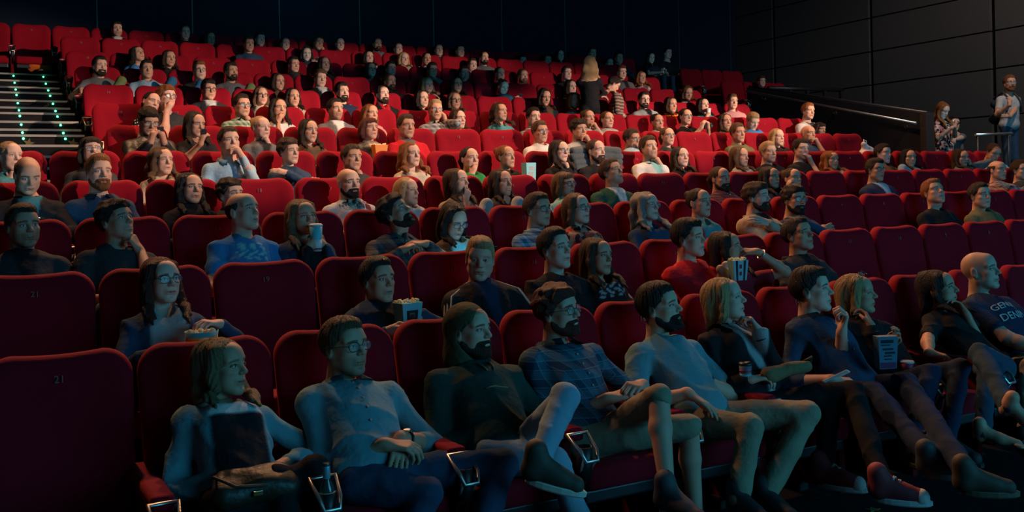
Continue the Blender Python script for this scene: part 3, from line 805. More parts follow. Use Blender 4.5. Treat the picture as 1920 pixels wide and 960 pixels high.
PEOPLE = []
def person(row, px, py, sex, hs, hc, garment, cols, pose='lap', flags='', desc='', yaw=0, pitch=0, tilt=0, dY=0.0, dx=0, pel=None, legs=None, arms=None, nb=None, mtl=None, tcol=None, twist=None, big=1.0, floor_z=None, skin=None, sleeve=None, kx=None, ky=None, kcol=None):
    hh, hr, hshirt, ha = lvl(row[0]); fem = sex == 'f'; sc = {'m': 1.07, 'f': 1.02, 'c': .92}[sex] * big; vs = 'm' if sex == 'm' else 'f'
    k0 = row[0]; yk = YK[k0]; zf = FZ[k0] if floor_z is None else floor_z
    Hd = np.array(at(px, py, yk - .24 + dY), np.float32)
    Nb = Hd + np.array((0, .030, -.152 * sc), np.float32) if nb is None else np.array(nb, np.float32)
    if pel is None:
        P0 = np.array((Hd[0] + dx, yk - .31, zf + .585), np.float32)
        L0 = (.47 if k0 == 'A' else .42) * sc; dz = Nb[2] - P0[2]; dy = Nb[1] - P0[1]
        if math.hypot(dz, dy) < L0: P0[1] = max(Nb[1] - math.sqrt(max(L0 * L0 - dz * dz, .01)), yk - (.58 if k0 == 'A' else .42))
        if Nb[2] - P0[2] > .62: P0[2] = Nb[2] - .62
    else: P0 = np.array(pel, np.float32)
    B = np.array((P0[0], P0[1], zf), np.float32)
    u = nrm(Nb - P0); L = float(np.linalg.norm(Nb - P0))
    d = TARGET - Vector(Hd); hyaw = math.atan2(d.x, -d.y) + math.radians(yaw + RNG.uniform(-5, 5)); hp = math.atan2(d.z, math.hypot(d.x, d.y)) * .8 + math.radians(pitch + RNG.uniform(-3, 3))
    if 'd' in flags: hp -= math.radians(30)
    if 'u' in flags: hp += math.radians(16)
    if 'c' in flags: hyaw = math.atan2(-Hd[0], Hd[1]) + math.radians(yaw); hp = math.radians(pitch)
    Rh = rotz(hyaw) @ rotx(-hp) @ roty(math.radians(tilt + RNG.uniform(-3, 3)))
    tw = hyaw * .25 if twist is None else math.radians(twist)
    r = nrm(rotz(tw) @ np.array((1, 0, 0), np.float32)); r = nrm(r - u * float(r @ u)); f = np.cross(r, u)
    Rt = np.stack([r, -f, u], 1)
    # ---- skin: head, neck and chest top follow the head above the collar and the torso below it
    hv, hq, M = head(vs, hh); sk = np.array(SKINS[RNG.integers(len(SKINS))] if skin is None else skin, np.float32)
    nbl = np.array(P(0, -.046, -.158), np.float32)
    hsc = np.array((1 + RNG.uniform(-.03, .04), 1 + RNG.uniform(-.02, .03), 1 + RNG.uniform(-.03, .03)), np.float32) * sc
    def pose_pts(v, a=-.19, b=-.115):
        w_ = smooth(a, b, v[:, 2])[:, None]; vv = v * hsc
        return (Hd + vv @ Rh.T) * w_ + (Nb + (v * sc - nbl * sc) @ Rt.T) * (1 - w_)
    BV, BQ, BT = [pose_pts(hv)], [tri(hq)], []
    hcol = np.array(HC[hc], np.float32)
    t = np.tile(sk, (len(hv), 1)).astype(np.float32)
    def mix(mk, c, k=1.0):
        nonlocal t
        mm = (M[mk] * k)[:, None]; t = t * (1 - mm) + np.array(c, np.float32) * mm
    mix('cheek', sk * np.array((1.05, .72, .70)), .45)
    if 's' in flags: mix('beard', hcol * .6 + sk * .25, .55)
    if hs in ('bz', 'fr', 'sh', 'sp', 'qf', 'cu'): mix('scalp', hcol * .6 + sk * .1, .9 if hs != 'fr' else 0)
    mix('lip', sk * (np.array((.95, .50, .50)) if fem else np.array((.88, .62, .60))), .8); mix('mouth', (.05, .012, .012), .8)
    if 'S' in flags: mix('mouth', (.7, .66, .6), .8)
    mix('brow', hcol * .8, .85 if hc not in ('bl',) else .5); mix('eye', (.55, .53, .50)); mix('iris', (.025, .03, .035)); mix('lash', (.02, .014, .012), .9 if fem else .6)
    BT.append(t)
    # ---- arms
    ul, fl = .285 * sc, .255 * sc; shw = (.164 if not fem else .142) * sc
    up_ = np.array((0, 0, 1), np.float32)
    ff = np.array((f[0], f[1], 0), np.float32); ff = nrm(ff)
    o = lambda a, b, c: P0 + r * a * sc + (ff * b + f * 0) * sc + up_ * c * sc
    hd = lambda a, b, c: Hd + (Rh @ np.array(P(a, b, c), np.float32)) * sc
    pa = pose.split('/'); pa = pa * 2 if len(pa) == 1 else pa
    fh = nrm(Rh @ np.array(P(0, 1, 0)))
    A = {}
    for sd, po in ((-1, pa[0]), (1, pa[1])):
        S = Nb - u * .096 * sc + r * sd * shw + f * .005
        hint = r * sd * .7 - up_ * .6 - f * .25
        if arms and sd in arms: W, dr, nm, cu = arms[sd][:4]; W = np.array(W, np.float32); dr = np.array(dr, np.float32); nm = np.array(nm, np.float32); hint = np.array(arms[sd][4], np.float32) if len(arms[sd]) > 4 else hint
        elif po == 'cl': W, dr, nm, cu = o(sd * .10, .22, .09), -r * sd * .9 + ff * .5 - up_ * .1, -up_ * .8 - ff * .4, .7
        elif po == 'ar': W, dr, nm, cu = o(sd * .27, .25, .13), ff - up_ * .1, -up_, .3
        elif po == 'ch': W = hd(sd * .050, .085, -.205); dr, nm, cu = hd(sd * .01, .078, -.11) - W, -fh - r * sd * .3, .95; hint = -up_ + r * sd * .35 + f * .15
        elif po == 'mo': W = hd(sd * .060, .105, -.165); dr, nm, cu = hd(sd * .0, .115, -.05) - W, -fh - r * sd * .5, .45; hint = -up_ + r * sd * .4 + f * .2
        elif po == 'fi': W = hd(sd * .045, .13, -.150); dr, nm, cu = hd(sd * .01, .11, -.065) - W, -fh * .4 - r * sd, .95; hint = -up_ + r * sd * .4 + f * .2
        elif po == 'ck': W = hd(sd * .125, .035, -.150); dr, nm, cu = hd(sd * .088, .035, -.03) - W, -r * sd + up_ * .1, .45; hint = -up_ + r * sd * .6 + f * .2
        elif po == 'cr': W, dr, nm, cu = P0 + r * sc * (-sd * .10) + (f * (.165 + .02 * sd)) * sc + u * (L * .52 + .03 * sd), -r * sd + up_ * .2, -f, .25; hint = r * sd - up_ * .5 + f * .1
        elif po == 'ph': W, dr, nm, cu = P0 + r * (sd * .06) + ff * .24 * sc + up_ * .30 * sc, up_ * .75 + f * .25 - r * sd * .25, -r * sd * .8 - f * .6, .65; hint = -up_ + r * sd * .6
        elif po == 'pl': W, dr, nm, cu = P0 + r * (sd * .06) + ff * .27 * sc + up_ * .15 * sc, up_ * .55 + ff * .5 - r * sd * .25, -r * sd * .8 - ff * .6, .65; hint = -up_ * .5 + r * sd
        elif po == 'cu': W = hd(sd * .060, .165, -.200); dr, nm, cu = up_ * .55 - r * sd * .75 + f * .1, -fh * .9 - r * sd * .2, .75; hint = -up_ + r * sd * .5
        elif po == 'bx': W, dr, nm, cu = o(sd * .13, .26, .16), ff * .7 - r * sd * .5, -r * sd, .5
        elif po == 'bk': W, dr, nm, cu = o(sd * .40, .05, .35), f * .2 + r * sd, -up_, .3
        else: W, dr, nm, cu = o(sd * .125, .25, .075), ff * .85 - r * sd * .5 - up_ * .15, -up_ + ff * .1, .35
        E_, W = ik(S, np.asarray(W, np.float32), ul, fl, hint)
        A[sd] = dict(S=S, E=E_, W=W, d=nrm(dr), n=nrm(nm), cu=cu)
    sl = sleeve or {'te': 'short', 'sl': 'none', 'dr': 'short', 'rs': 'half'}.get(garment, 'long')
    for sd in (-1, 1):
        a = A[sd]; pts = [a['E'], a['W'], a['W'] + a['d'] * .2] + ([a['S']] if sl != 'long' else [])
        fine = ha < .007
        core = Nb - u * .06 * sc + r * sd * .05 - f * .02
        pts += [core, a['S']]
        V = Vol(np.min(pts, 0) - .09, np.max(pts, 0) + .09, ha); ar = 1.0 if not fem else .86
        if sl in ('short', 'none'):
            V.rc(a['S'], a['E'], .050 * ar * sc, .040 * ar * sc); V.rc(a['E'], a['E'] + (a['W'] - a['E']) * .3, .041 * ar * sc, .040 * ar * sc, .02)
        V.rc(core, a['S'] - u * .01, ha * 1.3, ha * 1.3); V.rc(a['S'] - u * .01, a['E'], ha * 1.3, ha * 1.3); V.rc(a['E'], a['W'], ha * 1.3, ha * 1.3)
        st = a['E'] + (a['W'] - a['E']) * (.25 if sl != 'long' else .45)
        V.rc(st, a['W'], .040 * ar * sc, .0265 * ar * sc, .02)
        hand_prims(V, a['W'], a['d'], a['n'], -1 if sd > 0 else 1, a['cu'], sc * (.98 if not fem else .88), fine)
        v, q = V.mesh()
        v, q = decim(v, q, .45 if row[0] in 'ABCD' else .6)
        BV.append(v); BQ.append(tri(q)); BT.append(np.tile(sk * np.array((.98, .93, .92), np.float32), (len(v), 1)))
    off = np.cumsum([0] + [len(v) for v in BV]); bv = np.concatenate(BV) - B; bq = np.concatenate([q + off[i] for i, q in enumerate(BQ)])
    root = np_obj('person', bv, bq, SKIN, None, np.concatenate(BT)); root.location = B
    # ---- hair, beard, glasses
    if hs != 'bd':
        v, q = hair(hs, hr, int(RNG.integers(3)) if hh > .004 else int(RNG.integers(6)))
        np_obj('hair', pose_pts(v, -.22, -.06) - B, q, HAIRM, root, np.tile(hcol * RNG.uniform(.85, 1.15), (len(v), 1)))
    if 'b' in flags or 'B' in flags:
        v, q = beard('B' in flags, max(hh, .0045)); np_obj('beard', pose_pts(v) - B, q, HAIRM, root, np.tile(hcol * .85, (len(v), 1)))
    if 'g' in flags or 'G' in flags:
        g = link_mesh('glasses', glasses_mesh(hh < .0085, 'k' if 'g' in flags else 'm'), root)
        g.matrix_local = Matrix.Translation(Vector(Hd - B)) @ Matrix(Rh.tolist()).to_4x4() @ Matrix.Diagonal((*[float(x) for x in hsc], 1))
    # ---- garment
    cc = [C[c] for c in cols.split('/')]; c1 = cc[0]
    bt = .006 if garment in ('ja', 'ho', 'ca', 'bz') else 0.0
    fat = (1.0 if not fem else .88) * sc
    pts = [P0, Nb] + [A[s_][j] for s_ in (-1, 1) for j in ('S', 'E', 'W')]
    V = Vol(np.min(pts, 0) - .19, np.max(pts, 0) + .16, hshirt)
    V.el(P0 + u * .03, (.172 * fat, .125 * fat, .12), 0, 'u', Rt)
    V.el(P0 + u * .36 * L + f * .012, (.150 * fat + bt, .118 * fat + bt, .17), .05, 'u', Rt)
    V.el(P0 + u * .64 * L + f * .012, (.160 * fat + bt, .114 * fat + bt, .17), .05, 'u', Rt)
    if fem:
        for s_ in (-1, 1): V.el(P0 + u * .66 * L + f * .085 * sc + r * s_ * .065 * sc, (.058 * sc, .050 * sc, .058 * sc), .04, 'u', Rt)
    for s_ in (-1, 1):
        a = A[s_]; ra = (.055 if not fem else .047) * sc + bt
        V.rc(Nb - u * .048 * sc + r * s_ * .035, a['S'], .040 * sc + bt, ra, .05)
        V.rc(P0 + u * .66 * L, a['S'], .08 * sc, ra * .9, .03)
        fr_ = {'short': .62, 'none': .08}.get(sl, 1)
        if sl == 'short': V.rc(a['S'], a['S'] + (a['E'] - a['S']) * fr_, ra, ra - .002, .03)
        elif sl != 'none':
            V.rc(a['S'], a['E'], ra, ra - .010, .03)
            V.rc(a['E'], a['E'] + (a['W'] - a['E']) * (.93 if sl == 'long' else .38), ra - .009, (.037 if not fem else .033) * sc + bt * .6 + (.008 if sl == 'half' else 0), .015)
    # collar
    cr_ = {'ho': .026, 'co': .012, 'rs': .012, 'ja': .016, 'bz': .013, 'ca': .010, 'ls': .008, 'te': .006}.get(garment, 0)
    if garment == 'dr':
        V2 = None
    nrr = (.066 if not fem else .056) * sc
    if cr_:
        n = 12
        for i in range(n):
            a0, a1 = 2 * math.pi * i / n, 2 * math.pi * (i + 1) / n
            def ring(a): 
                fr2 = math.cos(a)          # 1 in front
                return Nb + r * math.sin(a) * (nrr + cr_ * .5) + f * (fr2 * (nrr + cr_ * .4) + .004) + u * ((-.032 if garment in ('co', 'rs', 'ja', 'bz', 'ca') else -.022) * (fr2 + 1) * .9 - .022 + (.030 if cr_ > .01 else .022) * (1 - fr2) * .5) * sc
            if garment in ('co', 'rs', 'ja', 'bz', 'ca') and i in (0, n - 1): continue
            V.rc(ring(a0), ring(a1), cr_, cr_, .012)
    X, Y, Z = V.grid(); sd_ = int(RNG.integers(9)); V.d -= .004 * noise3(X, Y, Z, 26, sd_)
    if hshirt < .02: V.d -= (.018 if hshirt < .015 else .011) * folds(X, Y, Z, 13, sd_)
    V.rc(Nb + u * .09 * sc + f * .012, Nb - u * .012 * sc + f * .008, nrr + .004, nrr - .002, .012, 's')
    if garment in ('te', 'ls', 'sl', 'dr') and not fem: V.rc(Nb + u * .02 + f * .07, Nb - u * .030 + f * .092, .046, .040, .02, 's')
    if fem and garment in ('te', 'ls', 'sl', 'dr', 'ca'): V.rc(Nb + u * .02 + f * .07, Nb - u * .055 + f * .095, .044, .040, .02, 's')
    if garment in ('co', 'rs'): V.rc(Nb + u * .0 + f * .08, Nb - u * .085 * sc + f * .115, .026, .010, .015, 's')
    v, q = V.mesh(); loc = (v - P0) @ Rt
    tint = np.tile(np.array(c1, np.float32), (len(v), 1))
    if len(cc) > 1 and garment in ('ja', 'ca', 'bz', 'ho', 'co', 'rs'):
        hfrac = np.clip(loc[:, 2] / L, 0, 1.1); wid = (.020 + .060 * hfrac ** 2) if garment != 'ca' else (.075 + .03 * hfrac) if len(cc) < 3 else .105
        m_ = (smooth(wid * sc + .008, wid * sc - .008, np.abs(loc[:, 0])) * ((-loc[:, 1] > .045) & (hfrac < 1.02)))[:, None]
        inner = np.tile(np.array(cc[1], np.float32), (len(v), 1))
        if len(cc) > 2: b_ = smooth(.665, .635, hfrac)[:, None]; inner = inner * (1 - b_) + np.array(cc[2], np.float32) * b_
        tint = tint * (1 - m_) + inner * m_
    elif len(cc) > 1 and garment in ('te', 'ls') and mtl is None:
        tint[(np.abs(loc[:, 0]) < .10) & (np.abs(loc[:, 2] / L - .62) < .13) & (-loc[:, 1] > .05) & (np.sin(loc[:, 0] * 95 + 3 * np.sin(loc[:, 2] * 60)) * np.sin(loc[:, 2] * 80) > .15)] = cc[1]
    mm = mtl or (LEATHER if 'l' in flags else CLOTH)
    gob = np_obj(GARMENT[garment], v - B, q, mm, root, tint)
    fv = loc[-loc[:, 1] > .03]
    def surf(x, z, out=.004):
        x = np.atleast_1d(np.asarray(x, np.float32)); z = np.atleast_1d(np.asarray(z, np.float32)); y = np.empty(len(x), np.float32)
        for i in range(0, len(x), 256):
            dd = (fv[None, :, 0] - x[i:i + 256, None]) ** 2 + (fv[None, :, 2] - z[i:i + 256, None]) ** 2
            near = np.argpartition(dd, 4, axis=1)[:, :4]; wq = 1 / (np.take_along_axis(dd, near, 1) + 1e-6); y[i:i + 256] = (fv[near, 1] * wq).sum(1) / wq.sum(1)
        return P0 + np.stack([x, y - out, z], 1) @ Rt.T
    if garment in ('co', 'rs', 'bz', 'ja') and row[0] in 'ABCDEFG':
        for s_ in (-1, 1):
            bm = bmesh.new(); pr = None
            lap = garment in ('bz', 'ja')
            for i in range(9):
                a_ = math.pi * (1 - i / 8 * (.90 if not lap else .86)); fr2 = math.cos(a_); tip = max(0, (i - 5) / 3)
                top = Nb + r * s_ * math.sin(a_) * (nrr + .012) + f * (fr2 * (nrr + .014) + .008) + u * (-.022 * (fr2 + 1) + .030 * (1 - fr2) * .5 + .016) * sc
                bot = top + (r * s_ * math.sin(a_) * (.030 + .018 * tip) + f * fr2 * (.026 + .018 * tip) + r * s_ * .012 * tip) * sc - u * (.030 + .024 * tip + (.03 * tip if lap else 0)) * sc
                cur = [bm.verts.new(Vector(top - B)), bm.verts.new(Vector(top + r * s_ * math.sin(a_) * .010 + f * fr2 * .010 + u * .002 - B)), bm.verts.new(Vector(bot - B))]
                if pr:
                    for j in range(2): bm.faces.new((pr[j], pr[j + 1], cur[j + 1], cur[j]))
                pr = cur
            bmesh.ops.solidify(bm, geom=bm.faces[:], thickness=.004)
            co_ = bm_obj('collar', bm, mm if mtl is not None else mat('collar_%s' % cols.split('/')[0], tuple(c1), .85, spec=.12), root, True)
    if garment in ('co', 'rs') and row[0] in 'ABCD':
        for t_ in (.36, .48, .60, .72, .84):
            p_ = surf(0, t_ * L)[0] - B; bm = bmesh.new(); lathe(bm, [(.0055, -.001), (.006, .002), (.004, .0035)], 8); ob_ = bm_obj('button', bm, mat('shirt_button', (.35, .35, .33), .4), root); ob_.location = Vector(p_); ob_.rotation_euler = Vector(f).to_track_quat('Z', 'Y').to_euler()
    # ---- legs
    if legs is None:
        PL = P0.copy(); PL[1] = max(PL[1], yk - .45) if floor_z is None else PL[1]
        if kx is not None:
            kn = np.array(at(kx, ky, yk - .60), np.float32); sdk = 1.0
            J = [(PL + np.array((-.085, -.03, -.01), np.float32), PL + np.array((-.10, -.42, .03), np.float32), PL + np.array((-.10, -.46, -.44), np.float32)), (PL + np.array((.085, -.03, -.01), np.float32), kn, kn + np.array((-.22, -.14, -.33), np.float32))]
            v, q = legs_vol(J, PL, .018, fem); np_obj('trousers', v - B, q, DENIM, root, np.tile(np.array(C[kcol], np.float32), (len(v), 1)))
            for j in J: shoe(root, Vector(j[2] - B) + Vector((0, -.02, -.03)), 0, 0, (.02, .02, .022), (.02, .02, .02))
        else: seated_legs(root, PL, B, tcol or ('bk', 'dn', 'db', 'ch')[int(RNG.integers(4))], fem)
    rec = dict(o=root, row=row, x=float(Hd[0]), px=px, desc=desc, A=A, H=Hd, Rh=Rh, P0=P0, N=Nb, B=B, r=r, f=f, u=u, hd=hd, sc=sc, skin=sk, L=L, Rt=Rt, surf=surf)
    PEOPLE.append(rec); root['category'] = 'person'
    return rec
